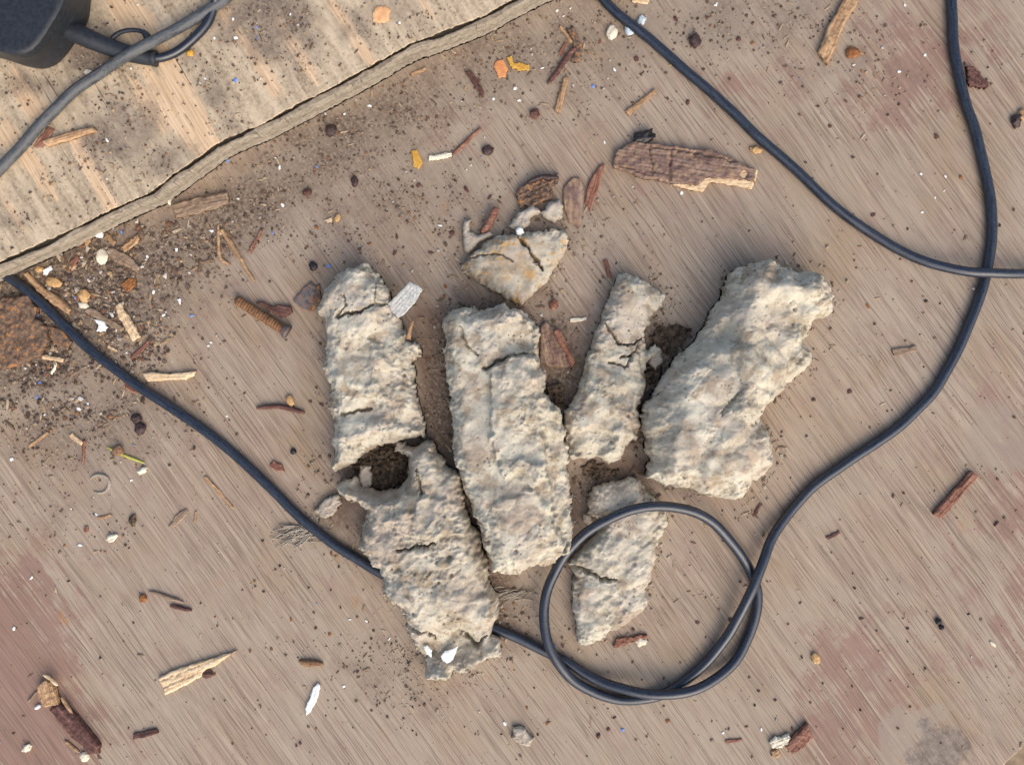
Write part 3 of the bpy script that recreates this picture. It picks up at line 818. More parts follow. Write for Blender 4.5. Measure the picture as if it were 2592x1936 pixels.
PITS = [(2.6, 0.8, 0.8, 0.12), (6.5, 1.6, 1.6, 0.10)]
def clay(name, label, poly, H, mat, seed, bl=(), cl=(), pl=(), edge=6, amp=(2.2, 13, 0.7, 4.5, 0.22, 1.3), zedge=0.4, under=1.6, extra=None, pitch=0.42, pits=PITS, holes=None, zlow=None, zb=0.0, group='dry clay lumps on the plywood', cat='clay lump', clods=(), calm=(), warp=(1.3, 8, 0.75, 2.2)):
    zz = zb + 0.8 * H
    fb, fc, fp = bumps(bl, zz) if bl else None, cracks(cl, zz, seed) if cl else None, plates(pl, zz, seed) if pl else None
    def shp(X, Y, t, s):
        for q in (fb, fc, fp):
            if q: t = t + q(X, Y)
        if extra: t = extra(X, Y, t)
        return t
    o = heightfield(name, poly, H, mat, zb=zb, pitch=pitch, seed=seed, warp=warp, edge=edge, zedge=zedge, under=under, amp=amp, pits=pits, shape=shp, holes=holes, zlow=zlow, patchy=True, clods=clods, calm=bumps(calm, zz) if calm else None)
    return tag(o, label, cat, group)

c1 = (T('b2', (920, 600), (800, 640), (680, 710), (620, 790), (550, 830), (560, 880), (520, 980), (500, 985), (550, 1060), (600, 1200), (570, 1380), (550, 1480), (620, 1620))
      + T('c2', (600, 100), (610, 180), (640, 260), (660, 400), (645, 520), (650, 620), (620, 690), (650, 750), (820, 690), (850, 640), (950, 560), (1100, 515), (1330, 450), (1400, 470), (1400, 380), (1370, 200), (1340, 20))
      + T('b2', (1320, 1600), (1320, 1470), (1375, 1390), (1360, 1290), (1330, 1240), (1260, 1240), (1250, 1150), (1200, 1050), (1130, 950), (1110, 830), (1010, 700), (980, 640)))
clay('clay_lump', 'dry clay lump with a silvery bark strip stuck in its upper right edge', c1, 22, M['clay'], 101,
     bl=[(930, 790, 60, 2), (1020, 880, 55, 4), (880, 960, 70, 1), (1000, 1000, 60, 2), (830, 1080, 70, 0), (940, 1120, 60, 3), (905, 895, 30, -4), (900, 1045, 25, -3.5), (950, 1035, 30, -4), (870, 1050, 14, -2)],
     cl=[(T('b2', (690, 1050), (780, 1030), (900, 1010), (1000, 950), (1130, 950)), 5, 0.9), (T('b2', (740, 870), (770, 960), (690, 1040)), 2.5, 0.7), (T('b2', (940, 680), (1010, 800), (1000, 940)), 2.5, 0.6), (T('c2', (720, 270), (850, 240), (960, 215)), 3, 1.0),
         (T('b2', (1260, 1240), (1190, 1160)), 3, 0.8)], edge=11, zedge=0.3, clods=((2.0, 10), (0.9, 4.2)), calm=[(870, 800, 45, 1), (860, 920, 50, 0.9), (880, 720, 60, 0.8), (1000, 760, 40, 0.7), (880, 1050, 40, 0.6)], pl=[(K((560, 300), (720, 420), (720, 560), (600, 560), (500, 420)), -5, 2.0), (K((300, 420), (360, 700), (330, 950), (250, 950), (240, 420)), -4, 3.0), (K((520, 560), (720, 560), (720, 800), (650, 840), (560, 700)), -3.5, 1.2)])

c2 = D((962, 672), (957, 700), (960, 760), (965, 830), (972, 890), (976, 960), (988, 1010), (1003, 1060), (1020, 1110), (1040, 1150), (1052, 1200), (1063, 1235), (1100, 1237), (1140, 1228), (1190, 1215), (1225, 1190), (1237, 1160), (1235, 1120), (1232, 1070), (1228, 1020), (1228, 970), (1220, 920), (1212, 890), (1190, 862), (1175, 845), (1180, 810), (1168, 790), (1165, 760), (1168, 720), (1150, 690), (1125, 668), (1085, 660), (1020, 667))
clay('clay_lump', 'longest clay lump, straight left edge, in the middle of the cluster', c2, 27, M['clay'], 202,
     bl=[(1300, 800, 50, 3), (1330, 1010, 80, 3), (1240, 1120, 80, 2.5), (1310, 1310, 90, 3), (1330, 1200, 60, 2), (1320, 870, 22, -4), (1390, 880, 18, -3), (1200, 850, 60, 1)],
     cl=[(T('b3', (-430, 1130), (-390, 1280), (-280, 1370)), 2.2, 0.7), (D((1050, 795), (1100, 770), (1130, 765), (1172, 770)), 4.5, 1.0)],
     pl=[(D((1060, 800), (1110, 768), (1180, 770), (1190, 860), (1175, 900), (1180, 1010), (1165, 1035), (1130, 1010), (1090, 1030), (1060, 950), (1062, 880)), 4.0, 0.9),
         (D((1060, 1080), (1150, 1050), (1180, 1090), (1190, 1180), (1120, 1210), (1070, 1200)), 2.5, 1.5),
         (K((1225, 700), (1290, 700), (1400, 780), (1420, 1250), (1340, 1340), (1290, 1230), (1270, 1060), (1235, 900)), -7, 1.3), (K((1090, 960), (1160, 930), (1230, 970), (1250, 1030), (1200, 1060), (1130, 1020)), 2.5, 0.8),
         (K((1040, 380), (1150, 330), (1220, 420), (1180, 490), (1060, 480)), -4, 2.0)], edge=10, zedge=0.32, clods=((2.4, 13), (0.8, 4.8)), calm=[(1160, 850, 60, 1), (1180, 960, 60, 0.9), (1200, 1180, 70, 1), (1220, 1070, 50, 0.9), (1300, 820, 60, 0.7), (1330, 1180, 50, 0.6), (1280, 1370, 60, 0.7)])

c3 = D((1350, 588), (1333, 595), (1312, 650), (1300, 700), (1285, 715), (1275, 750), (1262, 800), (1245, 850), (1225, 880), (1215, 905), (1222, 940), (1222, 985), (1240, 992), (1285, 988), (1310, 1002), (1340, 992), (1350, 970), (1382, 945), (1380, 900), (1386, 860), (1397, 830), (1390, 800), (1402, 775), (1432, 758), (1415, 742), (1395, 752), (1393, 720), (1408, 690), (1432, 650), (1440, 635), (1420, 625), (1385, 605))
clay('clay_lump', 'narrow clay lump with forked cracks between the longest and the bulkiest lump', c3, 14, M['clay'], 303,
     bl=[(1560, 760, 60, 2), (1530, 1000, 60, 3), (1480, 1110, 60, 3), (1560, 1060, 60, 2)],
     cl=[(T('b3', (770, 1110), (830, 1180), (880, 1270), (1000, 1290), (1080, 1230)), 4.5, 0.8), (T('b3', (1060, 1270), (1000, 1370), (900, 1390)), 3.5, 0.8), (T('b3', (1000, 1370), (950, 1470), (810, 1430)), 3.5, 0.8)], edge=8, zedge=0.3, clods=((1.6, 10), (0.5, 4)), calm=[(1590, 740, 70, 1), (1560, 850, 50, 0.6), (1500, 1060, 60, 0.6)], pl=[(K((1640, 480), (1720, 430), (1800, 480), (1740, 620), (1670, 580)), -6, 1.0), (K((1700, 160), (1860, 240), (1720, 400), (1690, 330)), -5, 2.5), (K((1350, 830), (1480, 800), (1560, 860), (1480, 930), (1360, 930)), -3.5, 1.5)])

c4 = D((1620, 565), (1580, 588), (1565, 620), (1558, 650), (1537, 670), (1530, 700), (1512, 715), (1500, 740), (1475, 758), (1450, 790), (1430, 820), (1415, 850), (1395, 870), (1385, 900), (1385, 930), (1402, 945), (1397, 975), (1407, 1000), (1393, 1030), (1430, 1048), (1490, 1058), (1540, 1075), (1580, 1080), (1600, 1070), (1620, 1045), (1650, 1025), (1665, 1000), (1668, 960), (1655, 930), (1640, 905), (1650, 880), (1682, 855), (1700, 830), (1738, 800), (1752, 770), (1735, 740), (1755, 702), (1770, 690), (1797, 670), (1800, 640), (1785, 620), (1770, 592), (1740, 587), (1710, 582), (1680, 570), (1650, 562))
clay('clay_lump', 'bulkiest clay lump with rounded knobs at the right of the cluster', c4, 29, M['clay'], 404,
     bl=[(1890, 740, 90, 5), (2060, 740, 55, 6), (1985, 790, 45, -5), (1880, 900, 90, 5), (1760, 970, 90, 6), (1900, 1010, 60, 4), (1700, 1110, 80, 4), (1850, 1100, 80, 5), (1790, 1200, 80, 4), (1880, 1190, 60, 4), (1830, 835, 55, -4), (1720, 880, 50, -3), (1960, 695, 22, -5), (2020, 705, 16, -3), (1820, 850, 30, -5), (1890, 1010, 28, -3), (1830, 1020, 24, -3), (1990, 850, 60, -3)],
     cl=[(T('b3', (1640, 950), (1700, 900), (1820, 850)), 2, 0.8), (T('c3', (1410, 760), (1440, 830), (1490, 840)), 2.5, 0.7), (T('c3', (1720, 240), (1800, 160), (1850, 90)), 2.5, 1.2)], edge=15, zedge=0.25, clods=((5.5, 18), (1.2, 6.5)), calm=[(1700, 1060, 80, 0.9), (1760, 950, 80, 0.8), (1900, 780, 70, 0.8), (1800, 1170, 60, 0.6), (1900, 690, 60, 0.6)], amp=(3.0, 16, 0.8, 4.8, 0.22, 1.3))

# lump with the burrow, lying across the cable
cabpath = [(p[0], p[1]) for p in pts3([q for q in cabA_px if 700 < q[0] < 1330 and 1270 < q[1] < 1640])]
def over_cable(x, y):
    d = seg_dist(x, y, cabpath)
    return np.sqrt(np.clip((RA + 1.0) ** 2 - d * d, 0, None)) * 0.9 + np.where(d < RA + 1.0, RA + 0.4, 0)
c5 = (T('c2', (1470, 480), (1540, 590), (1600, 690), (1700, 780), (1740, 900), (1740, 1010), (1800, 1110), (1800, 1190), (1880, 1270), (1890, 1380), (1940, 1500))
      + T('d2', (1950, 150), (2040, 260), (2040, 390), (1970, 480), (1960, 580), (2040, 600), (2050, 740), (1900, 780), (1840, 850), (1700, 890), (1650, 850), (1620, 920), (1500, 960), (1420, 930), (1410, 840), (1420, 760), (1330, 680), (1310, 590), (1240, 500), (1290, 480), (1230, 370), (1130, 270), (1060, 220))
      + T('c2', (1070, 1640), (1040, 1560), (950, 1470), (850, 1390), (880, 1250), (920, 1150), (930, 1080), (880, 1000), (760, 990), (710, 940), (680, 850), (760, 810), (830, 790), (880, 850), (960, 900), (1080, 905), (1180, 880), (1250, 800), (1270, 700), (1250, 620), (1210, 560), (1260, 545), (1330, 540), (1400, 480)))
bowl = [(T('c2', (1020, 800))[0], 55, 4.0)]
def c5_extra(X, Y, t):
    z = 20
    cx, cy = w2(T('c2', (1110, 700))[0], z)
    d = np.hypot((X - cx) / 0.95, (Y - cy) / 1.2) + 2.4 * fbm(X / 6, Y / 6, 990, 3)
    bx, by = w2(T('c2', (1010, 800))[0], z)
    d2 = np.hypot((X - bx) / 1.2, (Y - by) / 0.85) + 1.2 * fbm(X / 7, Y / 7, 991, 2)
    t = t - 11.0 * smooth(16, 7, d2) + 1.0 * np.exp(-((d2 - 15.5) / 2.2) ** 2)
    return np.maximum(t - 18 * smooth(9.6, 7.0, d), 2.0)
lump5 = clay('clay_lump', 'pocked clay lump with a dark round burrow at its top, lying over the cable', c5, 24, M['clay_grey'], 505,
     bl=[(1080, 1330, 60, 2), (1060, 1450, 80, 2), (1130, 1530, 60, 2), (1150, 1620, 50, -8), (1080, 1670, 60, -13), (1200, 1660, 60, -13), (1008, 1437, 10, -4), (1200, 1490, 40, -3), (800, 1260, 40, -12)],
     cl=[(T('c2', (1190, 1390), (1340, 1360), (1500, 1330)), 5, 0.8), (T('c2', (1350, 730), (1380, 850), (1400, 920)), 4, 0.9), (T('d2', (1310, 540), (1420, 540), (1500, 610)), 4, 1.0), (T('d2', (1690, 560), (1840, 700), (1920, 600)), 5, 1.1), (T('c2', (1420, 560), (1550, 640)), 2, 0.6)],
     pl=[(T('c2', (1090, 1130), (1330, 1040), (1400, 930), (1700, 1000), (1780, 1240), (1500, 1270), (1220, 1250)), 2.4, 1.0), (K((920, 1060), (1000, 1080), (1080, 1450), (1000, 1500), (940, 1300)), -6, 1.5),
         (T('c2', (1220, 540), (1280, 640), (1260, 800), (1150, 890), (1000, 910), (880, 860), (800, 700)), -12, 2.5)],
     edge=10, zedge=0.3, clods=((1.6, 8), (0.8, 3.6)), amp=(1.8, 11, 0.9, 4.2, 0.28, 1.3), pits=[(3.4, 1.1, 1.3, 0.2), (7.0, 2.0, 2.4, 0.2)], extra=c5_extra, zlow=over_cable)
CAV = T('c2', (830, 700), (870, 650), (980, 580), (1100, 530), (1230, 560), (1280, 680), (1260, 810), (1180, 880), (1050, 905), (930, 880), (870, 800))
tag(heightfield('soil_plug', CAV, 3.0, M['soil'], pitch=0.4, seed=517, edge=2, zedge=0.4, amp=(2.4, 5, 1.6, 2.2, 0.5, 1), warp=(2.0, 6, 0.9, 1.8),
    shape=bumps_shape([(*T('c2', (1130, 660))[0], 24, 6.0), (*T('c2', (960, 740))[0], 20, 1.5)], 4)), 'dark brown soil plug in the hollow between the two left clay lumps', 'soil')

c6 = D((1108, 505), (1060, 515), (1030, 540), (1008, 565), (996, 575), (1002, 592), (1020, 602), (1060, 625), (1095, 648), (1122, 656), (1150, 640), (1178, 612), (1195, 578), (1216, 555), (1228, 522), (1222, 500), (1190, 494), (1150, 503))
clay('clay_lump', 'flat clay piece dusted with orange rust, above the longest lump', c6, 9, M['clay_orange'], 606, bl=[(1290, 640, 70, 3)],
     cl=[(T('b3', (50, 390), (150, 510), (250, 650)), 6, 0.9), (T('b2', (1760, 570), (1930, 530), (2060, 540), (2150, 600)), 2.5, 0.6)], edge=5, amp=(1.2, 11, 0.5, 3.4, 0.2, 1.1), pits=[(3.5, 0.8, 0.7, 0.15)])
c6b = T('b3', (-30, 290), (60, 170), (180, 120), (240, 180), (300, 100), (400, 70), (430, 130), (420, 220), (360, 270), (280, 240), (230, 190), (150, 230), (140, 300), (90, 330), (20, 330))
clay('clay_lump', 'small crooked clay crumb between the rust-dusted piece and the brown bark', c6b, 6, M['clay_grey'], 616, edge=3, amp=(0.6, 8, 0.4, 3, 0.2, 1.1), pits=None, pitch=0.35, warp=(0.6, 6, 0.4, 2))
c6c = T('b2', (1730, 250), (1800, 240), (1790, 330), (1850, 370), (1960, 330), (1980, 370), (1880, 420), (1830, 480), (1780, 530), (1740, 500), (1725, 380))
clay('clay_lump', 'thin upright clay sliver at the left of the rust-dusted piece', c6c, 5, M['clay_grey'], 626, edge=2, amp=(0.4, 8, 0.3, 3, 0.2, 1.1), pits=None, pitch=0.35, warp=(0.5, 6, 0.4, 2))

c7a = T('c3', (620, 980), (680, 880), (760, 840), (880, 830), (980, 780), (1070, 800), (1110, 900), (1200, 960), (1290, 1060), (1310, 1150), (1260, 1230), (1220, 1310), (1210, 1450), (1160, 1640)) \
    + T('d3', (1120, 200), (1145, 260), (1110, 340), (1000, 450), (830, 530), (700, 630), (620, 645), (540, 610), (530, 540), (530, 440), (490, 330), (500, 200), (520, 60)) \
    + T('c3', (480, 1500), (560, 1400), (650, 1300), (760, 1200), (700, 1130), (640, 1090))
clay('clay_lump', 'clay lump lying inside the coiled cable loop', c7a, 11.5, M['clay'], 707, bl=[(1580, 1270, 60, -1), (1560, 1400, 60, 1), (1500, 1550, 60, 1)],
     cl=[(T('d3', (480, 0), (600, 10), (700, 50), (730, 80), (860, 100)), 5, 1.0), (T('c3', (640, 1110), (740, 1140), (820, 1120)), 4, 1.0)], edge=9, zedge=0.3, clods=((1.4, 9), (0.7, 4)), amp=(1.4, 10, 0.6, 4, 0.2, 1.2))
clay('clay_crumb', 'small pale clay crumb alone near the bottom edge', T('d2', (2150, 1330), (2250, 1330), (2290, 1400), (2320, 1420), (2300, 1490), (2200, 1480), (2130, 1420)), 4, M['clay_grey'], 717, edge=2, amp=(0.5, 6, 0.4, 2.5, 0.2, 1), pits=None, pitch=0.3, warp=(0.5, 5, 0.4, 2), cat='clay crumb')
clay('clay_crumb', 'crumbling clay bit beside the notch of the pocked lump and the cable', T('c2', (520, 1020), (600, 960), (700, 930), (720, 990), (650, 1110), (560, 1130), (480, 1080)), 4, M['clay_grey'], 727, edge=2, amp=(0.6, 5, 0.6, 2.2, 0.3, 1), pits=None, pitch=0.3, warp=(0.6, 5, 0.5, 2), cat='clay crumb')
clay('clay_crumb', 'olive grey clay clod at the left side of the dark hollow', T('c2', (845, 770), (880, 690), (950, 690), (990, 770), (970, 860), (920, 890), (865, 850)), 7, M['clay_grey'], 767, edge=3, amp=(1.0, 5, 0.8, 2.2, 0.3, 1), pits=None, pitch=0.3, warp=(0.8, 5, 0.5, 2), cat='clay crumb')
clay('clay_crumb', 'small clay clod wedged at the upper right of the dark hollow', T('c2', (1170, 500), (1260, 490), (1280, 560), (1220, 600), (1165, 570)), 9, M['clay_grey'], 777, edge=3, amp=(0.8, 5, 0.6, 2.2, 0.3, 1), pits=None, pitch=0.3, warp=(0.6, 5, 0.4, 2), cat='clay crumb')
for lab_, po_, h_, sd_ in (('black soil clump in the gap left of the bulkiest clay lump', T('b3', (1120, 1470), (1200, 1420), (1260, 1480), (1230, 1570), (1150, 1640), (1090, 1600)), 3.5, 531), ('loose brown soil spilled above the gap left of the bulkiest lump', T('b3', (1130, 1230), (1210, 1150), (1330, 1120), (1480, 1140), (1500, 1220), (1400, 1300), (1330, 1400), (1250, 1330)), 1.6, 541),
                          ('loose brown soil below the narrow clay lump, above the loop', T('c3', (560, 690), (680, 640), (760, 700), (900, 720), (880, 780), (760, 800), (620, 790)), 1.4, 551)):
    tag(heightfield('soil_clump', po_, h_, M['soil'], pitch=0.35, seed=sd_, edge=1.5, zedge=0.4, amp=(1.2, 4, 0.9, 2.0, 0.4, 1), warp=(1.6, 5, 0.8, 1.6), pits=[(2.5, 1.1, 2.0, 0.4)]), lab_, 'soil')
clay('clay_crumb', 'grey clay crumb just left of the cable loop top', T('c3', (590, 1090), (640, 1100), (690, 1170), (640, 1210), (590, 1160)), 4, M['clay_grey'], 747, edge=2, amp=(0.5, 5, 0.4, 2.2, 0.3, 1), pits=None, pitch=0.3, warp=(0.4, 5, 0.3, 2), cat='clay crumb')
clay('clay_crumb', 'grey clay crumb in the gap between the narrow and the bulkiest lump', T('b3', (1180, 1310), (1250, 1340), (1260, 1430), (1200, 1500), (1130, 1430)), 5, M['clay_grey'], 757, edge=2, amp=(0.5, 5, 0.4, 2.2, 0.3, 1), pits=None, pitch=0.3, warp=(0.4, 5, 0.3, 2), cat='clay crumb')

# ------------------------------------------------------------------ flakes, sticks and other debris
SEED = [1000]
def stick_poly(p0, p1, w, taper=0.8, skew=0.3, rng=None):
    rng = rng or random.Random(SEED[0])
    (x0, y0), (x1, y1) = p0, p1
    L = math.hypot(x1 - x0, y1 - y0); ux, uy = (x1 - x0) / L, (y1 - y0) / L; nx, ny = -uy, ux
    h = w / 2
    a = [(-0.0 + rng.uniform(-1, 1) * skew * w / L, -h), (0.3, -h * rng.uniform(.9, 1.1)), (0.7, -h * (0.5 + 0.5 * taper)), (1 + rng.uniform(-1, 1) * skew * w / L, -h * taper), (1 + rng.uniform(-1, 1) * skew * w / L, h * taper), (0.7, h * (0.5 + 0.5 * taper)), (0.3, h * rng.uniform(.9, 1.1)), (rng.uniform(-1, 1) * skew * w / L, h)]
    return [(x0 + ux * t * L + nx * s, y0 + uy * t * L + ny * s) for t, s in a]

def flake(name, label, cat, poly, H, mat, group=None, axis=None, zb=0.0, pitch=None, edge=None, amp=None, warp=None, under=0.4, bl=(), cl=(), holes=None):
    SEED[0] += 13
    P = np.array(poly)
    size = (P.max(0) - P.min(0)).max() * PX
    pitch = pitch or min(0.5, max(0.22, size / 60))
    if axis is None:
        q = P - P.mean(0)
        w, v = np.linalg.eigh(q.T @ q)
        ax = v[:, 1]
    else:
        ax = np.array(axis, float)
    ang = math.atan2(-ax[1], ax[0])
    fb = bumps(bl, zb + H) if bl else None
    fc = cracks(cl, zb + H, SEED[0]) if cl else None
    c, s = math.cos(ang), math.sin(ang)
    def shp(X, Y, t, sd):
        if fb: t = t + fb(X, Y)
        if fc: t = t + fc(X, Y)
        u = X * c + Y * s; v = -X * s + Y * c
        return t + 0.12 * min(H, 3) * pn(u / 12, v / 0.8, sd + 4)
    o = heightfield(name, poly, H, mat, zb=zb, pitch=pitch, seed=SEED[0], warp=warp or (0.35, 4, 0.2, 1.2), edge=edge or min(1.0, H * 0.5), zedge=0.6, under=under,
                    amp=amp or (0.12 * min(H, 3), 6, 0.1 * min(H, 3), 2, 0, 1), shape=shp, ang=ang, zproj=0.6, holes=holes)
    return tag(o, label, cat, group)

def stick(name, label, cat, p0, p1, w, mat, H=None, group=None, taper=0.8, zb=0.0, skew=0.3):
    return flake(name, label, cat, stick_poly(p0, p1, w, taper, skew), H or max(0.6, w * PX * 0.5), mat, group, axis=(p1[0] - p0[0], p1[1] - p0[1]), zb=zb)

def twig(name, label, cat, pts, r, mat, group=None, zb=0.0, jitter=0.25, sides=8):
    P = [(*w2(p, zb), zb + r * 0.9) for p in pts]
    SEED[0] += 7
    o = tube(name, P, lambda t: r * (0.5 + 0.5 * min(1, 6 * t, 6 * (1 - t))), mat, sides, 0.5, jitter=jitter, seed=SEED[0])
    return tag(o, label, cat, group)

def seed(name, label, cat, p, rx, ry, mat, ang=0.0, group=None, zb=0.0, rz=None, rough=0.32, box=0.0):
    SEED[0] += 3
    o = pebble(name, p, rx, ry, rz or min(rx, ry) * PX * 0.6, mat, ang, zb, rough, SEED[0], box=box)
    return tag(o, label, cat, group)

G_SPL = 'wood splinters and sticks scattered on the boards'
# --- bark and bigger wood
flake('bark_piece', 'large purple-brown rotten bark piece with pale broken edge and a nail hole', 'bark',
      T('a3', (845, 1400), (860, 1280), (920, 1220), (1020, 1180), (1150, 1200), (1400, 1225), (1700, 1270), (1890, 1360), (2050, 1430), (2030, 1530), (1860, 1500), (1640, 1490), (1560, 1540), (1480, 1560), (1300, 1530), (1100, 1490), (950, 1430)),
      4.5, M['bark'], cl=[(T('a3', (1150, 1220), (1180, 1460)), 1.2, 0.8), (T('a3', (1330, 1260), (1320, 1540)), 1.5, 0.7), (T('a3', (900, 1380), (1120, 1450)), 1.0, 0.5), (T('a3', (1200, 1230), (1500, 1270), (1880, 1350)), 1.4, 0.7)],
      bl=[(*T('a3', (1945, 1450))[0], 9, -3.4), (*T('a3', (1000, 1300))[0], 50, -1.4)], amp=(0.8, 9, 0.5, 3, 0.2, 1.2), warp=(0.7, 5, 0.4, 1.5))
flake('wood_splinter', 'pale split wood showing under the lower right edge of the large bark piece', 'splinter', T('a3', (1330, 1545), (1480, 1500), (1640, 1440), (1900, 1400), (2055, 1425), (2040, 1520), (2005, 1585), (1800, 1545), (1650, 1525), (1600, 1605), (1480, 1590)), 3.0, M['pale_wood'], G_SPL)
flake('bark_flake', 'grey-purple bark flake between the large bark piece and the crooked crumb', 'bark', T('a3', (430, 1560), (500, 1490), (560, 1480), (610, 1560), (600, 1652)) + T('b3', (590, 200), (560, 320), (470, 250), (430, 100)), 1.6, M['bark'], 'bark flakes')
flake('bark_flake', 'thin reddish bark strip against the grey-purple flake', 'bark', T('a3', (640, 1520), (720, 1400), (770, 1370), (760, 1450), (720, 1590), (700, 1652)) + T('b3', (660, 170), (610, 100)), 2.0, M['red_wood'], 'bark flakes')
flake('rotten_wood', 'dark and orange rotten wood lump above the crooked clay crumb', 'rotten wood', T('a3', (30, 1590), (120, 1530), (260, 1490), (380, 1460), (390, 1520), (330, 1560), (350, 1640)) + T('b3', (300, 90), (180, 130), (70, 130), (30, 40)), 3.5, M['rust'], amp=(1.2, 4, 0.8, 2, 0.3, 1), warp=(0.9, 3, 0.6, 1.5))
twig('dark_twig', 'dark brown twig lying on top of the rotten wood lump', 'twig', T('a3', (130, 1530), (250, 1490), (390, 1490)), 1.4, M['dark_seed'], zb=3.0)
seed('dead_insect', 'dark furry insect husk on the top edge of the large bark piece', 'insect', T('a3', (1110, 1150))[0], 26, 15, M['insect'], -0.3, zb=0.5, rz=2.4, rough=0.6)
flake('wood_chip', 'reddish wet-looking wood flake inside the cable loop below the clay', 'wood chip', T('d3', (850, 640), (880, 590), (960, 580), (1050, 560), (1130, 555), (1135, 600), (1060, 610), (960, 640), (860, 675)), 2.2, M['red_wood'], warp=(0.6, 4, 0.4, 1.5), amp=(0.6, 4, 0.4, 2, 0, 1))
seed('wood_crumb', 'pale crumb at the tip of the reddish flake in the loop', 'wood crumb', T('d3', (1080, 620))[0], 13, 10, M['offwhite'], rough=0.5)
flake('wood_lath', 'dark brown wood lath leaning out of the lower left corner', 'lath', T('d1', (410, 1180), (500, 1130), (600, 1200), (720, 1340), (835, 1480), (825, 1560), (760, 1550), (600, 1420), (500, 1300)), 4.5, M['dark_wood'], edge=2.2)
flake('wood_chip', 'pale split wood block lying on the top end of the dark lath', 'wood chip', T('d1', (310, 990), (370, 940), (430, 945), (470, 1040), (500, 1140), (380, 1170), (330, 1090)), 4.0, M['tan_wood'], zb=4.0 * 0.1, axis=(0.25, 1))
twig('straw', 'thin pale shaving standing off the pale block on the lath', 'straw', T('d1', (365, 890), (430, 930), (490, 980)), 0.8, M['pale_wood'], zb=3.5)
twig('straw', 'grey straw at the left of the pale block on the lath', 'straw', T('d1', (240, 1120), (320, 1030)), 0.7, M['grey_wood'])
twig('straw', 'short white straw below the pale block on the lath', 'straw', T('d1', (300, 1175), (345, 1145)), 0.9, M['white'])
twig('straw', 'pale straw lying along the right edge of the dark lath', 'straw', T('d1', (520, 1080), (560, 1140), (610, 1215)), 0.9, M['tan_wood'], zb=2)
twig('straw', 'pale straw at the lower left side of the dark lath', 'straw', T('d1', (545, 1440), (600, 1485), (670, 1540)), 0.7, M['tan_wood'])
seed('wood_crumb', 'pale crumb at the foot of the dark lath', 'wood crumb', T('d1', (710, 1580))[0], 12, 11, M['offwhite'], rough=0.5)
seed('wood_crumb', 'off-white crumb left of the dark lath in the corner', 'wood crumb', T('d1', (222, 1510))[0], 11, 9, M['offwhite'], rough=0.6)
flake('wood_splinter', 'large pale wedge-shaped splinter with dark grain at the lower left', 'splinter', T('d1', (1318, 925), (1360, 900), (1500, 840), (1760, 760), (1975, 697), (1830, 800), (1720, 860), (1690, 905), (1560, 980), (1380, 1068), (1355, 985)), 2.2, M['pale_wood'], G_SPL, cl=[(T('d1', (1340, 950), (1960, 700)), 0.9, 0.35), (T('d1', (1360, 1010), (1690, 860)), 0.9, 0.3)])
seed('red_crumb', 'dark red crumb touching the large wedge-shaped splinter', 'crumb', T('d1', (1735, 890))[0], 15, 11, M['dark_wood'])
seed('rust_ball', 'round rusty ball left of two thin twigs', 'rust ball', T('d1', (1195, 258))[0], 10, 10, M['rust_bright'])
twig('thin_twig', 'thin pale brown twig just right of the round rusty ball', 'twig', T('d1', (1250, 195), (1400, 240), (1540, 292)), 0.9, M['grey_wood'], 'thin twigs')
twig('thin_twig', 'thin dark twig below the pale twig by the rusty ball', 'twig', T('d1', (1430, 315), (1610, 355)), 1.0, M['dark_wood'], 'thin twigs')
flake('bark_flake', 'small dark ribbed bark sliver near the bottom left edge', 'bark', stick_poly(*T('d1', (1120, 1415), (1310, 1365)), 15), 1.6, M['dark_wood'], 'bark flakes')
seed('spindle_seed', 'brown spindle-shaped seed near the bottom of the board', 'seed', T('d2', (462, 800))[0], 31, 9, M['brown_seed'], 0.08, rz=1.5)
flake('white_chip', 'long narrow white chip lying near the bottom edge', 'chip', T('d2', (520, 960), (545, 990), (500, 1120), (455, 1210), (420, 1235), (410, 1180), (450, 1090), (480, 1010)), 1.8, M['white'])
stick('wood_splinter', 'brown twisted stick at the right edge of the board', 'stick', *T('c4', (1450, 1120), (1780, 745)), 24, M['red_wood'], 3.0, G_SPL, 0.9)
stick('wood_splinter', 'flat brown splinter right of the bulkiest lump, in the cable curve', 'splinter', *T('b4', (1085, 1350), (1295, 1310)), 17, M['grey_wood'], 1.4, G_SPL)
stick('wood_splinter', 'short dark splinter below the right cable curve', 'splinter', *T('c4', (535, 1300), (640, 1250)), 9, M['dark_wood'], 0.9, G_SPL)
stick('wood_splinter', 'short dark splinter right of the top of the cable loop', 'splinter', *T('c3', (2020, 1115), (2080, 1015)), 9, M['dark_wood'], 0.9, G_SPL)
flake('wood_stick', 'brown fibrous stick poking in from the top right', 'stick', T('a4', (690, -60), (830, -60), (760, 80), (690, 180), (640, 300), (600, 420), (540, 545), (500, 500), (455, 440), (500, 330), (530, 230), (610, 110)), 3.2, M['tan_wood'], bl=[(*T('a4', (540, 360))[0], 12, 1.0)])
seed('rust_ring', 'small ring-shaped rusty crumb beside the fibrous stick', 'crumb', T('a4', (750, 440))[0], 17, 15, M['rust_bright'], rz=1.4)
flake('bark_flake', 'ragged dark brown shred right of the bent cable at upper right', 'bark', T('a4', (1690, 560), (1760, 560), (1890, 700), (1860, 745), (1720, 720)), 2.4, M['dark_wood'], 'bark flakes', warp=(0.8, 3, 0.5, 1.2))
seed('wood_crumb', 'pale crumb with dark rim cut by the right picture edge', 'wood crumb', T('a4', (2170, 960))[0], 12, 14, M['tan_wood'], rough=0.5)
seed('dark_crumb', 'dark brown crumb at the right edge of the picture', 'crumb', T('a4', (2120, 1010))[0], 14, 16, M['dark_seed'], rough=0.5)
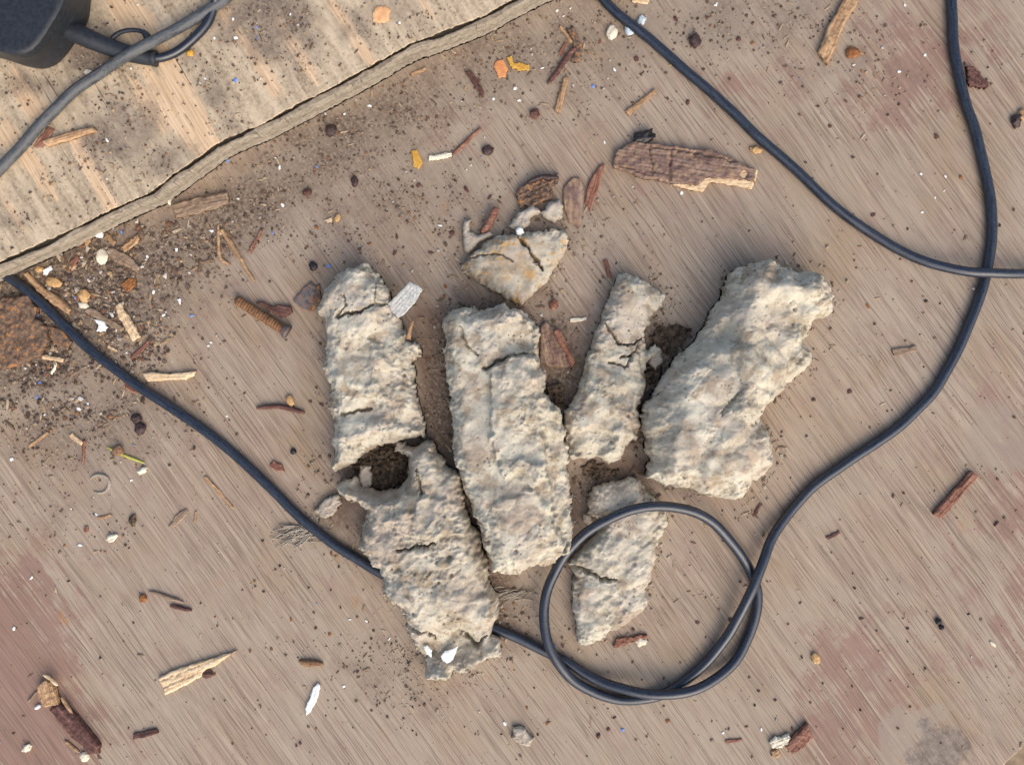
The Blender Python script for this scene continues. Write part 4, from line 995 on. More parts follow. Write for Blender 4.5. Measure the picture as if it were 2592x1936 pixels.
flake('wood_chip', 'white shredded wood chip, left piece of the bottom trio', 'wood chip', T('d4', (45, 1465), (80, 1420), (170, 1410), (215, 1380), (230, 1420), (200, 1470), (150, 1510), (70, 1500)), 2.6, M['offwhite'], 'trio of wood chips', warp=(0.6, 3, 0.4, 1.2), amp=(0.7, 3, 0.4, 1.5, 0, 1))
flake('wood_chip', 'red-brown wood shard with pale edge, right piece of the bottom trio', 'wood chip', T('d4', (190, 1500), (240, 1420), (370, 1290), (385, 1350), (420, 1420), (340, 1500), (240, 1555)), 3.4, M['red_wood'], 'trio of wood chips', axis=(0.6, -0.8))
flake('wood_chip', 'small tan wood chip, lowest of the bottom trio', 'wood chip', T('d4', (70, 1540), (120, 1510), (145, 1540), (120, 1585), (65, 1580)), 2.0, M['tan_wood'], 'trio of wood chips')
bug = empty('dead_bug', (*[q / 1000 for q in w2(T('d4', (1475, 475))[0])], 0), 'tiny black dead bug on the board at lower right', 'insect')
for nm_, t_, r_ in (('head', (1465, 450), 8.5), ('abdomen', (1492, 500), 7)):
    pebble(nm_, T('d4', t_)[0], r_ * 0.9, r_, 1.3, M['insect'], seed=4, parent=bug)
seed('tan_seed', 'single smooth tan seed on bare board at lower right', 'seed', T('d4', (437, 757))[0], 10, 14, M['tan_seed'], -0.4)
seed('tan_seed', 'pale slim seed near the lower right edge', 'seed', T('d4', (1920, 637))[0], 10, 4, M['offwhite'], 0.75)
stick('wood_splinter', 'thin reddish shaving left of the bottom trio of chips', 'splinter', *T('d3', (1790, 1455), (1920, 1440)), 8, M['red_wood'], 0.8, G_SPL)

# --- splinters at top centre
stick('wood_splinter', 'pale splinter upright above the large bark piece', 'splinter', *T('a3', (375, 945), (455, 645)), 15, M['tan_wood'], 1.8, G_SPL)
stick('wood_splinter', 'slanting pale splinter between the bark piece and the upper right cable', 'splinter', *T('a3', (970, 945), (1205, 755)), 13, M['tan_wood'], 1.6, G_SPL)
stick('wood_splinter', 'pale splinter cut by the top picture edge beside the cable', 'splinter', *T('a3', (1000, -5), (1145, 20)), 14, M['pale_wood'], 1.6, G_SPL)
twig('thin_twig', 'grey twig in the brown debris right of the orange flake', 'twig', T('a3', (300, 710), (400, 580), (470, 470), (560, 380)), 1.3, M['dark_wood'], 'thin twigs')
stick('wood_splinter', 'short rusty splinter among the debris near the top', 'splinter', *T('a3', (400, 460), (460, 350)), 10, M['red_wood'], 1.2, G_SPL)
stick('wood_splinter', 'tan splinter leaning on the debris near the top', 'splinter', *T('a3', (400, 220), (520, 380)), 9, M['tan_wood'], 1.2, G_SPL)
flake('rust_clump', 'crumbly brown clump near the top, right of the orange flake', 'rust clump', T('a3', (470, 250), (520, 230), (590, 400), (560, 520), (500, 520), (520, 400)), 2.0, M['rust'], warp=(0.8, 3, 0.5, 1.2))
stick('pale_stick', 'short cream stick joined to a thin brown stem', 'stick', *T('a2', (1445, 1325), (1640, 1295)), 14, M['offwhite'], 1.8, G_SPL)
twig('thin_twig', 'thin brown stem rising from the short cream stick', 'twig', T('a2', (1640, 1300), (1740, 1210), (1880, 1075)), 0.9, M['red_wood'], 'thin twigs')
stick('dark_splinter', 'dark purple splinter left of the orange flake', 'splinter', *T('a2', (1770, 590), (1905, 800)), 15, M['dark_wood'], 1.8, G_SPL)
stick('wood_splinter', 'tan splinter resting on the dirt right under the raised board', 'splinter', *T('a2', (1300, 630), (1420, 575)), 8, M['tan_wood'], 1.0, G_SPL)
flake('paint_flake', 'orange paint flake on the dirt near the top centre', 'paint flake', T('a2', (1990, 560), (2010, 510), (2070, 505), (2110, 580), (2090, 650), (2030, 655)), 0.9, M['orange'], 'paint flakes')
flake('paint_flake', 'ochre crumbly flake right beside the orange flake', 'paint flake', T('a3', (-40, 480), (0, 470), (20, 530), (80, 530), (150, 540), (140, 590), (50, 595), (-20, 560)), 1.2, M['yellow'], 'paint flakes', warp=(0.6, 3, 0.4, 1))
flake('paint_flake', 'upright ochre flake left of the short cream stick', 'paint flake', T('a2', (1300, 1265), (1350, 1250), (1370, 1310), (1395, 1370), (1360, 1415), (1315, 1390), (1310, 1310)), 1.0, M['yellow'], 'paint flakes')
flake('paint_flake', 'pale peach flake on the raised board', 'paint flake', T('a2', (975, 120), (1010, 60), (1080, 50), (1130, 90), (1110, 180), (1030, 200), (980, 180)), 0.8, M['peach'], 'paint flakes', zb=PT)
seed('dark_bead', 'dark round bead in the dirt below the raised board edge', 'seed', T('a2', (630, 1085))[0], 14, 15, M['dark_seed'], group='dark seeds')
seed('dark_bead', 'reddish dark seed right of the short cream stick', 'seed', T('a2', (1935, 1262))[0], 15, 13, M['dark_seed'], group='dark seeds')
seed('dark_bead', 'dark oval seed below the ochre flake', 'seed', T('a2', (825, 1515))[0], 9, 13, M['dark_seed'], group='dark seeds')
seed('dark_bead', 'dark red seed in the dirt above the slate flake', 'seed', T('a2', (430, 1612))[0], 12, 10, M['dark_wood'], group='dark seeds')
seed('dark_bead', 'large dark brown seed right of the upper right cable', 'seed', T('a3', (1530, 340))[0], 14, 18, M['dark_seed'], group='dark seeds')
seed('dark_bead', 'dark seed on the wood just left of the upper clay lump', 'seed', T('b2', (478, 628))[0], 11, 11, M['insect'], group='dark seeds')
seed('dark_bead', 'small brown seed left of the pale upright splinter', 'seed', T('a3', (190, 950))[0], 12, 13, M['dark_wood'], group='dark seeds')
seed('dark_bead', 'upper of two dark beads side by side near the left cable', 'seed', T('c1', (1140, 300))[0], 13, 13, M['dark_seed'], group='dark seeds')
seed('dark_bead', 'lower of two dark beads side by side near the left cable', 'seed', T('c1', (1170, 385))[0], 14, 15, M['dark_seed'], group='dark seeds')
seed('dark_bead', 'small dark bead between the left cable and the burrow', 'seed', T('c2', (312, 577))[0], 8, 8, M['insect'], group='dark seeds')
seed('pebble', 'cream pebble left of the upper right cable', 'pebble', T('a3', (835, 275))[0], 14, 17, M['offwhite'], 0.3)
seed('pebble', 'bluish white pebble half under the upper right cable', 'pebble', T('a3', (985, 250))[0], 13, 14, M['blue_white'])
seed('pebble', 'pale grey pebble on the far side of the upper right cable', 'pebble', T('a3', (1085, 170))[0], 10, 12, M['blue_white'])
seed('pebble', 'tan pebble against the upper right cable above the bark', 'pebble', T('a3', (2040, 1255))[0], 14, 9, M['tan_seed'], 0.2)

# --- left debris heap
flake('rust_plate', 'thick plate of flaking rust at the left picture edge', 'rust plate', T('b1', (-200, 930), (0, 905), (140, 880), (240, 880), (310, 980), (300, 1050), (390, 1140), (405, 1250), (330, 1370), (220, 1440), (60, 1490), (-200, 1480)), 4.5, M['rust'], amp=(0.9, 9, 0.5, 3, 0.25, 1), edge=2, warp=(0.9, 6, 0.4, 2))
flake('wood_chip', 'flat brown wood fragment lying just below the raised board edge', 'wood chip', T('b1', (1440, 110), (1600, 70), (1900, 0), (1915, 95), (1800, 150), (1600, 200), (1470, 230)), 3.0, M['grey_wood'])
stick('wood_splinter', 'white splinter at the left end of the flat brown fragment', 'splinter', *T('b1', (1440, -30), (1412, 115)), 11, M['offwhite'], 1.8, G_SPL)
flake('paint_flake', 'blue-grey flake touching the raised board edge', 'paint flake', T('b1', (1300, 60), (1360, 50), (1400, 75), (1340, 110), (1295, 95)), 1.0, M['blue_white'], 'paint flakes')
flake('white_chip', 'bright white square chip in the debris under the raised board', 'chip', T('b1', (775, 320), (840, 305), (862, 350), (850, 390), (790, 380), (770, 360)), 2.4, M['white'])
seed('pebble', 'cream rounded pebble below the bright white chip', 'pebble', T('b1', (852, 550))[0], 15, 18, M['offwhite'])
flake('wood_chip', 'brown upright chip left of the bright white chip', 'wood chip', T('b1', (680, 300), (750, 310), (760, 420), (720, 470), (690, 400)), 2.4, M['tan_wood'])
flake('wood_chip', 'grey weathered chip right of the cream pebble', 'wood chip', T('b1', (895, 475), (960, 480), (1080, 540), (1180, 640), (1150, 670), (1060, 630), (960, 590)), 2.2, M['grey_wood'])
flake('wood_chip', 'brown bent chip right of the bright white chip', 'wood chip', T('b1', (1010, 470), (1080, 420), (1150, 360), (1170, 400), (1110, 470), (1040, 510)), 2.0, M['tan_wood'])
stick('wood_splinter', 'short tan splinter beside the bright white chip', 'splinter', *T('b1', (875, 365), (970, 440)), 13, M['tan_wood'], 1.6, G_SPL)
stick('wood_splinter', 'long straw-coloured splinter slanting right of the debris heap', 'splinter', *T('b1', (1845, 310), (2130, 755)), 12, M['tan_wood'], 1.4, G_SPL, 0.5)
twig('straw', 'bent straw lying left of the long straw-coloured splinter', 'straw', T('b1', (1830, 280), (1842, 540), (1930, 620)), 0.9, M['tan_wood'])
stick('wood_splinter', 'orange-brown splinter above the screw', 'splinter', *T('b1', (2090, 510), (2185, 330)), 9, M['red_wood'], 1.2, G_SPL)
flake('wood_splinter', 'thick pale stick in the middle of the debris heap', 'splinter', T('b1', (965, 960), (1010, 925), (1040, 990), (1100, 1080), (1175, 1215), (1110, 1260), (1040, 1130), (985, 1050)), 3.0, M['pale_wood'], G_SPL)
stick('wood_splinter', 'brown stick behind the thick pale stick in the heap', 'splinter', *T('b1', (720, 985), (1030, 1160)), 18, M['grey_wood'], 2.0, G_SPL)
flake('wood_splinter', 'brown flat stick pressed along the upper side of the left cable', 'splinter', T('b1', (190, 690), (230, 675), (370, 810), (520, 900), (600, 990), (570, 1030), (430, 940), (300, 820)), 3.0, M['tan_wood'])
seed('husk', 'oval tan husk above the left cable', 'husk', T('b1', (450, 765))[0], 20, 12, M['tan_seed'], 0.25)
seed('husk', 'split pale husk in the heap above the cable', 'husk', T('b1', (705, 870))[0], 14, 17, M['tan_seed'], -0.4, rough=0.35)
seed('husk', 'cream husk just under the split husk', 'husk', T('b1', (700, 955))[0], 14, 8, M['offwhite'], 0.3)
flake('white_chip', 'white folded chip right above the left cable', 'chip', T('b1', (790, 1075), (840, 1070), (900, 1130), (890, 1180), (810, 1170), (830, 1120)), 2.2, M['white'], warp=(0.6, 3, 0.3, 1))
flake('white_chip', 'white crumpled chip near the left end of the debris heap', 'chip', T('b1', (355, 660), (430, 625), (440, 650), (390, 700), (365, 695)), 1.6, M['white'])
seed('pebble', 'pale pebble lying left of the white crumpled chip', 'pebble', T('b1', (325, 655))[0], 10, 8, M['tan_seed'])
stick('wood_splinter', 'pale stick below the rust plate', 'splinter', *T('b1', (358, 1385), (535, 1415)), 12, M['pale_wood'], 1.6, G_SPL)
stick('wood_splinter', 'short greyish straw below the pale stick at the rust plate', 'splinter', *T('b1', (420, 1535), (480, 1440)), 8, M['offwhite'], 1.2, G_SPL)
flake('wood_splinter', 'bright pale stick lying flat just above the left cable', 'splinter', T('b1', (1190, 1518), (1250, 1512), (1420, 1525), (1640, 1505), (1620, 1550), (1560, 1578), (1400, 1580), (1235, 1592)), 2.4, M['pale_wood'], G_SPL)
stick('wood_splinter', 'orange-tan splinter below the thick pale stick', 'splinter', *T('b1', (1095, 1405), (1250, 1258)), 10, M['red_wood'], 1.4, G_SPL)
stick('wood_splinter', 'tiny pale splinter below the white folded chip', 'splinter', *T('b1', (910, 1295), (975, 1335)), 9, M['pale_wood'], 1.2, G_SPL)
flake('wood_chip', 'red-brown chip in the heap below the cream pebble', 'wood chip', T('b1', (575, 600), (650, 520), (660, 560), (610, 640)), 1.8, M['red_wood'])
flake('rust_flake', 'orange-brown rust flake in the middle of the heap', 'rust flake', T('b1', (1010, 780), (1080, 720), (1140, 740), (1130, 800), (1060, 850)), 1.6, M['rust_bright'])
flake('wood_chip', 'brown bark chip at the lower side of the left cable', 'wood chip', T('b1', (1030, 1590), (1090, 1580), (1180, 1660), (1120, 1690), (1060, 1660)), 1.8, M['red_wood'])
flake('rust_flake', 'dark flat scale under the cable beside the rust plate', 'rust flake', T('b1', (430, 1130), (520, 1150), (600, 1260), (560, 1330), (470, 1290), (420, 1220)), 2.0, M['rust'])
# screw
sc = empty('rusty_screw', (*[q / 1000 for q in w2((655, 797))], 0), 'rusty orange threaded screw left of the slate-grey flake', 'screw')
a_, b_ = w2((596, 757), 3), w2((716, 834), 3)
Lr = math.hypot(b_[0] - a_[0], b_[1] - a_[1])
tube('shank', [(a_[0], a_[1], 2.9), ((a_[0] + b_[0]) / 2, (a_[1] + b_[1]) / 2, 2.9), (b_[0], b_[1], 3.0)], lambda t: (2.4 if t > 0.03 else 1.6) + 0.12 * math.sin(t * Lr / 1.5 * 2 * math.pi), M['screw'], 16, 0.18, parent=sc, jitter=0.1)
tube('head', [(b_[0], b_[1], 3.2), (b_[0] + 1.1, b_[1] - 0.7, 3.2), (b_[0] + 2.4, b_[1] - 1.5, 3.2)], lambda t: 2.6 + 1.2 * t, M['slate'], 18, 0.3, parent=sc, jitter=0.08)
flake('rust_flake', 'dark brown scale lying over the middle of the screw', 'rust flake', T('b2', (0, 930), (60, 925), (160, 960), (290, 950), (310, 1010), (220, 1060), (180, 1040), (110, 1000)), 2.0, M['dark_wood'], warp=(0.7, 4, 0.4, 1.2), zb=3.0 * 0.2)
fl = empty('slate_flake', (*[q / 1000 for q in w2((772, 755))], 0), 'slate-grey scale flake with orange specks left of the upper clay lump', 'rust flake')
for nm_, po_, hh, mm in (('flat_face', ((310, 920), (400, 800), (450, 755), (500, 790), (480, 900), (440, 1000), (380, 980)), 1.8, M['slate']), ('rusty_edge', ((490, 800), (530, 770), (545, 870), (545, 950), (450, 1015), (430, 990)), 1.5, M['rust'])):
    x_ = flake(nm_, None, None, T('b2', *po_), hh, mm)
    bpy.context.view_layer.update(); x_.parent = fl; x_.matrix_parent_inverse = fl.matrix_world.inverted()

# --- bits around the clay
flake('bark_strip', 'silvery white bark strip sticking out of the upper left clay lump', 'bark', T('b2', (1040, 1000), (1140, 905), (1290, 752), (1400, 820), (1330, 940), (1220, 1045), (1120, 1090)), 1.2, M['birch'], zb=13, axis=(0.7, -0.75))
stick('wood_splinter', 'tan thorn poking up from the right edge of the upper left clay lump', 'splinter', *T('b2', (1270, 1240), (1310, 1080)), 14, M['tan_wood'], 2.0, G_SPL, 0.3, zb=10)
twig('thorn', 'orange-brown thorn leaning on the rust-dusted clay piece', 'thorn', T('b2', (1890, 350), (1950, 280), (2010, 140)), 2.0, M['red_wood'], zb=2)
seed('tan_seed', 'small round tan seed above the upper left clay lump', 'seed', T('b2', (680, 225))[0], 8, 10, M['tan_seed'], 0.4)
stick('wood_splinter', 'tiny pale splinter next to the round tan seed', 'splinter', *T('b2', (590, 250), (640, 230)), 9, M['pale_wood'], 1, G_SPL)
flake('bark_flake', 'brown curled flake in the gap right of the longest clay lump', 'bark', T('b3', (240, 1130), (280, 1080), (360, 1150), (430, 1250), (490, 1470), (330, 1470), (230, 1430)), 3.0, M['bark'], 'bark flakes')
stick('wood_splinter', 'red stick lying over the brown curled flake', 'splinter', *T('b3', (375, 1170), (515, 1450)), 17, M['red_wood'], 2.0, G_SPL, zb=3)
stick('wood_splinter', 'tiny pale chip beside the red stick', 'splinter', *T('b3', (495, 1080), (630, 1065)), 10, M['offwhite'], 1.2, G_SPL)
seed('red_crumb', 'red crumb right of the rust-dusted clay piece tip', 'crumb', T('b3', (350, 950))[0], 11, 13, M['red_wood'], 0.5)
stick('wood_splinter', 'red-brown splinter at the top of the narrow clay lump', 'splinter', *T('b3', (785, 580), (815, 720)), 12, M['red_wood'], 1.4, G_SPL)
flake('rotten_wood', 'brown rotten lump in the shade below the curled flake', 'rotten wood', T('c3', (290, 30), (400, 0), (450, 60), (430, 170), (370, 220), (300, 150)), 4, M['soil'], amp=(0.8, 4, 0.5, 2, 0.2, 1))
seed('white_bead', 'shiny white bead at the crack of the rust-dusted clay piece', 'bead', T('b3', (65, 335))[0], 10, 10, M['white'], zb=7)
flake('shell_flake', 'large bright white shell flake on the lower end of the pocked clay lump', 'shell flake', T('d2', (1540, 740), (1590, 690), (1650, 670), (1690, 650), (1670, 720), (1640, 780), (1600, 805), (1560, 780)), 1.4, M['white'], 'white shell flakes on the pocked lump', zb=12)
flake('shell_flake', 'smaller white shell flake left of the large one on the pocked lump', 'shell flake', T('d2', (1400, 660), (1430, 640), (1470, 690), (1465, 750), (1420, 720)), 1.4, M['white'], 'white shell flakes on the pocked lump', zb=12)
twig('bent_stick', 'curved dark red stick left of the upper left clay lump', 'twig', T('c2', (10, 215), (100, 205), (200, 200), (300, 220), (410, 255)), 1.3, M['dark_wood'])
seed('husk', 'orange-brown husk lying across the curved dark red stick', 'husk', T('c2', (285, 150))[0], 9, 15, M['tan_seed'], -0.3, zb=0.5)
flake('bark_flake', 'reddish flake touching the left cable beside the burrow', 'bark', T('c2', (110, 700), (150, 650), (220, 690), (240, 740), (170, 740)), 1.4, M['red_wood'], 'bark flakes')
twig('grass_stem', 'yellow-green grass stem on the board left of the cable', 'stem', T('c1', (905, 540), (1000, 590), (1100, 630), (1210, 672)), 0.7, M['green'], jitter=0.1)
seed('brown_seed', 'flat brown seed resting on the yellow-green stem', 'seed', T('c1', (985, 570))[0], 14, 12, M['brown_seed'], zb=0.6)
seed('wood_crumb', 'cream crumb below the right end of the yellow-green stem', 'wood crumb', T('c1', (1190, 735))[0], 13, 8, M['offwhite'], -0.4, rough=0.5)
stick('wood_splinter', 'cream splinter above the yellow-green stem at left', 'splinter', *T('c1', (590, 435), (685, 510)), 12, M['pale_wood'], 1.4, G_SPL)
stick('wood_splinter', 'thin tan splinter slanting near the left picture edge', 'splinter', *T('c1', (245, 535), (405, 415)), 8, M['tan_wood'], 1.0, G_SPL)
stick('wood_splinter', 'upright orange splinter left of the yellow-green stem', 'splinter', *T('c1', (705, 485), (693, 665)), 8, M['red_wood'], 1.0, G_SPL)
stick('wood_splinter', 'long thin tan splinter below the left cable middle', 'splinter', *T('c1', (1715, 785), (1950, 1050)), 9, M['tan_wood'], 1.0, G_SPL)
flake('wood_chip', 'flat tan leaf-shaped chip on open board at lower left', 'wood chip', T('c1', (1410, 1205), (1450, 1140), (1500, 1080), (1560, 1055), (1575, 1080), (1530, 1150), (1460, 1200)), 1.0, M['grey_wood'])
stick('wood_splinter', 'tiny upright pale splinter right of the leaf-shaped chip', 'splinter', *T('c1', (1630, 1170), (1640, 1075)), 6, M['tan_wood'], 0.8, G_SPL)
stick('wood_splinter', 'small tan splinter left of the leaf-shaped chip', 'splinter', *T('c1', (820, 1135), (930, 1108)), 7, M['tan_wood'], 0.8, G_SPL)
seed('wood_crumb', 'frayed cream crumb on open board at lower left', 'wood crumb', T('c1', (935, 1300))[0], 14, 8, M['offwhite'], -0.5, rough=0.6)
seed('red_crumb', 'tiny red crumb with a pale husk at lower left', 'crumb', T('c1', (722, 1230))[0], 6, 9, M['red_wood'])
seed('dark_bead', 'grey-brown fuzzy crumb below the yellow-green stem', 'seed', T('c1', (1110, 1150))[0], 9, 14, M['soil'], rough=0.5, group='dark seeds')
# round cup-like ring
def ring_obj():
    cx, cy = w2(T('c1', (835, 845))[0], 0)
    pts = []
    for k in range(17):
        a = math.radians(150 - k * 17)
        pts.append((cx + 5.0 * math.cos(a), cy + 4.6 * math.sin(a), 0.6 + 0.4 * math.sin(k * 0.4)))
    o = tube('dried_ring', pts, lambda t: 0.75 * (0.4 + 0.6 * min(1, 5 * t, 5 * (1 - t))), M['fluff'], 8, 0.4, jitter=0.3)
    tag(o, 'pale dried broken ring stuck to the board at lower left', 'ring')
ring_obj()
# small shreds below the left cable and beside the longest lump
def fibres(name, label, p, n, spread, length, mat, seed_):
    r = random.Random(seed_)
    V = []; F = []
    x, y = w2(p)
    for i in range(n):
        a = r.gauss(0.35, 0.35); l = length * r.uniform(.5, 1.2) * PX
        sx = x + r.gauss(0, spread * PX); sy = y + r.gauss(0, spread * PX * 0.5)
        k = 6; base = len(V); rad = r.uniform(.18, .4); cu = r.uniform(-.5, .5)
        for q in range(k):
            t = q / (k - 1)
            px_, py_ = sx + (t - .5) * l * math.cos(a + cu * (t - .5)), sy + (t - .5) * l * math.sin(a + cu * (t - .5))
            z = 0.35 + r.uniform(0, 1.3)
            for s in range(4):
                b = s * math.pi / 2
                V.append((px_ - math.sin(a) * rad * math.cos(b), py_ + math.cos(a) * rad * math.cos(b), z + rad * math.sin(b)))
        for q in range(k - 1):
            for s in range(4):
                F.append([base + q * 4 + s, base + q * 4 + (s + 1) % 4, base + q * 4 + 4 + (s + 1) % 4, base + q * 4 + 4 + s])
    o = mesh_obj(name, V, F, mat, (x, y, 0))
    return tag(o, label, 'fibre tuft')
fibres('fibre_tuft', 'grey shredded fibre tuft below the left cable near the pocked lump', (755, 1355), 46, 22, 60, M['fluff'], 4)
fibres('fibre_tuft', 'grey fluff tuft at the lower end of the longest clay lump', (1300, 1500), 34, 18, 44, M['fluff'], 9)

# scattered white flecks one could count
WF = [(1011, 60), (872, 290), (935, 269), (708, 425), (374, 650), (446, 633), (455, 759), (414, 797), (203, 776), (536, 585), (390, 740), (456, 766), (180, 1287), (222, 1025), (333, 1215), (244, 1301), (31, 1163), (200, 1036), (113, 1049), (203, 1378), (1410, 28), (1426, 42),
      (1556, 178), (1530, 361), (1725, 490), (1372, 173), (2341, 140), (2275, 182), (2366, 501), (2334, 538), (2390, 483), (2331, 440), (2392, 447), (1811, 14), (1304, 226), (1314, 255), (1249, 252), (886, 1567), (928, 1571), (985, 1616), (871, 1737), (1278, 1830),
      (574, 1053), (534, 866), (528, 875), (2290, 14), (590, 50), (597, 97), (543, 98), (255, 167), (332, 174), (272, 356), (520, 200), (660, 310), (735, 38), (35, 1590), (1450, 1950), (80, 1462), (1830, 1853), (1927, 1845), (1470, 1470), (1108, 1660), (715, 519), (1114, 571), (560, 590), (700, 400)]
rng = random.Random(3)
def on_plank(p):
    e = edge_top
    for (x0, y0), (x1, y1) in zip(e[:-1], e[1:]):
        if x0 <= p[0] <= x1:
            return p[1] < y0 + (y1 - y0) * (p[0] - x0) / (x1 - x0) - 6
    return False
def fleck_mesh(k, mat, name):
    r = random.Random(k)
    V, F = ICO1
    V = V.copy() * np.array([1.0, 0.75, 0.35]) * np.array([[r.uniform(.6, 1.25)] for _ in V])
    V[:, 2] += 0.3
    me = bpy.data.meshes.new(name)
    me.from_pydata((V / 1000).tolist(), [], F); me.materials.append(mat); me.update()
    return me
def flecks(name, spots, meshes, label, cat, group, s0, s1):
    for i, p in enumerate(spots):
        z = PT if on_plank(p) else 0.0
        x, y = w2(p, z)
        o = bpy.data.objects.new(name, meshes[i % len(meshes)]); C.objects.link(o)
        o.location = (x / 1000, y / 1000, z / 1000)
        o.rotation_euler = (0, 0, rng.uniform(0, 6.28))
        s = rng.uniform(s0, s1)
        o.scale = (s, s * rng.uniform(.6, 1.2), s)
        tag(o, label, cat, group)
flecks('white_fleck', WF, [fleck_mesh(k, M['white'], 'white_fleck') for k in range(6)], 'tiny white fleck lying in the dust of the boards', 'fleck', 'white flecks scattered over the boards', 0.7, 1.35)
BF = [(649, 70), (308, 588), (1502, 219), (102, 970), (486, 799), (576, 407), (832, 674), (95, 1005), (192, 754), (1576, 1846), (597, 204), (690, 590)]
flecks('blue_fleck', BF, [fleck_mesh(k, M['blue'], 'blue_fleck') for k in (11, 12, 13)], 'tiny bright blue plastic fleck lying on the boards', 'fleck', 'blue plastic flecks scattered over the boards', 0.8, 1.4)
OF = [(1010, 1448), (737, 1567), (835, 1605), (73, 255), (178, 414), (551, 283), (1334, 1790), (1386, 1829), (163, 1381), (1690, 1824), (1890, 1838), (1905, 110), (2432, 449), (2196, 775), (1128, 726), (1124, 750), (936, 617), (801, 575)]
flecks('rust_fleck', OF, [fleck_mesh(k, M['rust_bright'], 'rust_fleck') for k in (21, 22, 23)], 'tiny orange rust fleck lying on the boards', 'fleck', 'orange rust flecks scattered over the boards', 0.9, 1.7)
DF = [(815, 1020 + 4), (1128, 560), (1145, 590), (1060, 470), (1190, 560), (1240, 500), (1030, 560), (960, 520), (1000, 640), (1180, 480), (1300, 420), (1090, 640), (1005, 600), (2050, 830), (2297, 580), (2210, 545), (2140, 257), (2368, 350), (2100, 320), (2150, 990), (2260, 1255), (2520, 1325), (1850, 1570), (1765, 1575), (1680, 1715), (1555, 1815), (1515, 1860), (1540, 1845), (2025, 1525), (2180, 1565), (1905, 60), (1890, 40), (1790, 45), (1710, 50), (1870, 100), (1610, 150), (1600, 260), (1740, 260), (1690, 250), (2330, 65), (2370, 345)]
flecks('dark_fleck', DF, [fleck_mesh(k, M['dark_wood'], 'dark_fleck') for k in (31, 32, 33, 34)], 'small dark brown crumb lying loose on the plywood', 'crumb', 'dark crumbs scattered over the plywood', 0.8, 1.9)
stick('wood_splinter', 'tan splinter lying on the raised board below the dusty cable', 'splinter', *T('a1', (370, 1205), (795, 1075)), 20, M['tan_wood'], 2.4, G_SPL, zb=PT)
flake('bark_flake', 'reddish flake on the raised board at the end of the tan splinter', 'bark', T('a1', (280, 1230), (330, 1150), (400, 1060), (460, 1090), (400, 1180), (350, 1240)), 0.9, M['red_wood'], 'bark flakes', zb=PT)
seed('tan_seed', 'yellow seed on the raised board below the glossy cord', 'seed', T('a1', (1590, 445))[0], 9, 8, M['yellow'], zb=PT)
seed('tan_seed', 'cream seed touching the underside of the dusty cable', 'seed', T('a1', (740, 610))[0], 10, 8, M['offwhite'], zb=PT)

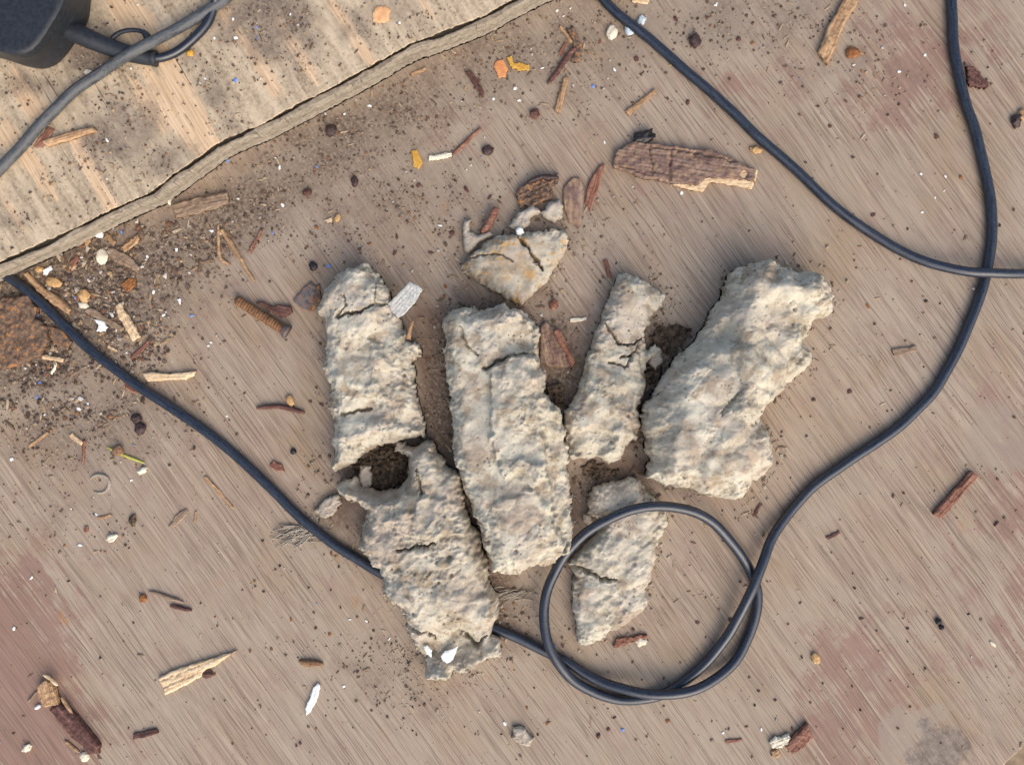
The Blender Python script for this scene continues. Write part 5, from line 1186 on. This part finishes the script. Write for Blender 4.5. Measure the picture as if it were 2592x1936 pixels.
# ------------------------------------------------------------------ grit nobody could count
def on_clay_free(x, y):
    return True
PAL_DIRT = [((58, 46, 40), 6), ((84, 68, 58), 6), ((112, 94, 80), 5), ((142, 124, 104), 3.5), ((138, 92, 58), 1.6), ((104, 64, 46), 1.6), ((186, 178, 162), 1.0), ((222, 220, 212), 0.7), ((110, 140, 200), 0.12), ((176, 146, 108), 1.2)]
def grit(name, label, n, dens, zf, seed_, box_, smin=0.25, smax=0.9, keep=None, pal=None):
    PAL = pal or PAL_DIRT
    r = random.Random(seed_)
    g = np.random.RandomState(seed_)
    V0, F0 = ICO1
    V = []; F = []; col = []
    tot = sum(w for _, w in PAL)
    N = n * 22
    px = g.uniform(box_[0], box_[2], N); py = g.uniform(box_[1], box_[3], N)
    k_ = PX * (CAM_H - zf) / CAM_H
    gx = (px - CX) * k_; gy = -(py - CY) * k_
    dv = dens(gx, gy) * (0.25 + 1.5 * np.clip(0.5 + 0.9 * fbm(gx / 16, gy / 16, 400, 3), 0, 1))
    ok = (g.uniform(0, 1, N) < dv)
    px, py, gx, gy = px[ok], py[ok], gx[ok], gy[ok]
    ok = keep(px, py)
    gx, gy = gx[ok][:n], gy[ok][:n]
    z = zf
    for x, y in zip(gx, gy):
        s = smin + (smax - smin) * r.random() ** 3.6
        w = r.uniform(0, tot)
        for c, k in PAL:
            w -= k
            if w <= 0: break
        el = r.uniform(1, 1.6) if r.random() < .85 else r.uniform(2.5, 5)
        if el > 2: c = r.choice([(172, 146, 112), (140, 114, 86), (98, 74, 58), (188, 168, 138)]); s *= 0.75
        a = r.uniform(0, 6.28); ca, sa = math.cos(a), math.sin(a)
        base = len(V)
        c = [q * 0.68 + d_ * 0.32 for q, d_ in zip(c, (122, 107, 92))]
        cc = rgb(*c, k=r.uniform(.8, 1.15))
        for vx, vy, vz in V0:
            j = r.uniform(.7, 1.25)
            ux, uy = vx * s * el * j, vy * s * j
            V.append((x + ux * ca - uy * sa, y + ux * sa + uy * ca, z + max(0.02, (vz * 0.7 + 0.55) * s * j)))
            col.append((*cc, 1))
        for f in F0: F.append([base + q for q in f])
    o = mesh_obj(name, V, F, M['grit'], (0, 0, zf), 0, {'tint': np.array(col)}, flat=True)
    tag(o, label, 'grit', kind='stuff')
allclay = [c1, c2, c3, c4, c5, c6, c7a]
def v_plank(px, py, m=6):
    e = np.array(edge_top)
    return py < np.interp(px, e[:, 0], e[:, 1]) - m
def clear_floor(px, py):
    ok = ~v_plank(px - 25, py - 45)
    for c in allclay:
        ok &= sdf(px, py, c) < 4
    return ok
dens_floor = lambda x, y: 0.02 + 0.85 * dirt_f(x, y) ** 1.4
grit('floor_grit', 'fine mixed grit, rust and wood dust strewn over the plywood', 9500, dens_floor, 0.0, 11, (-60, -60, 2650, 2000), 0.2, 0.8, keep=clear_floor)
grit('board_grit', 'fine mixed grit and dust lying on the raised board', 2200, lambda x, y: 0.12 + 0.85 * pdirt_f(x, y), PT + 0.1, 12, (-60, -60, 1320, 660), keep=v_plank, smin=0.2, smax=0.7)
hd = lambda x, y: blobs([(210, 740, 190, 110, 35, 1.0), (80, 900, 110, 70, 0, 0.9), (330, 860, 90, 80, 0, 0.8), (120, 1040, 140, 40, 0, 0.5), (420, 640, 120, 60, 0, 0.5)])(x, y)
grit('heap_grit', 'coarse dark grit and rust crumbs heaped around the left cable', 3800, hd, 0.0, 13, (-60, 560, 640, 1150), 0.25, 1.25, keep=clear_floor)

rim = [c1, c2, c3, c4, c5, c6, c7a]
def dens_rim(x, y):
    px, py = x / PX + CX, -y / PX + CY
    o = np.zeros(np.shape(x))
    for c in rim:
        o = np.maximum(o, np.exp(-np.clip(-sdf(px, py, c), 0, None) / 26.0))
    return o * 0.8
grit('clay_grit', 'pale clay dust and crumbs shed around the clay lumps', 1500, dens_rim, 0.0, 21, (780, 480, 2150, 1800), 0.2, 1.0, keep=clear_floor, pal=[((176, 166, 148), 4), ((150, 136, 116), 3), ((110, 92, 74), 3), ((84, 66, 52), 2)])
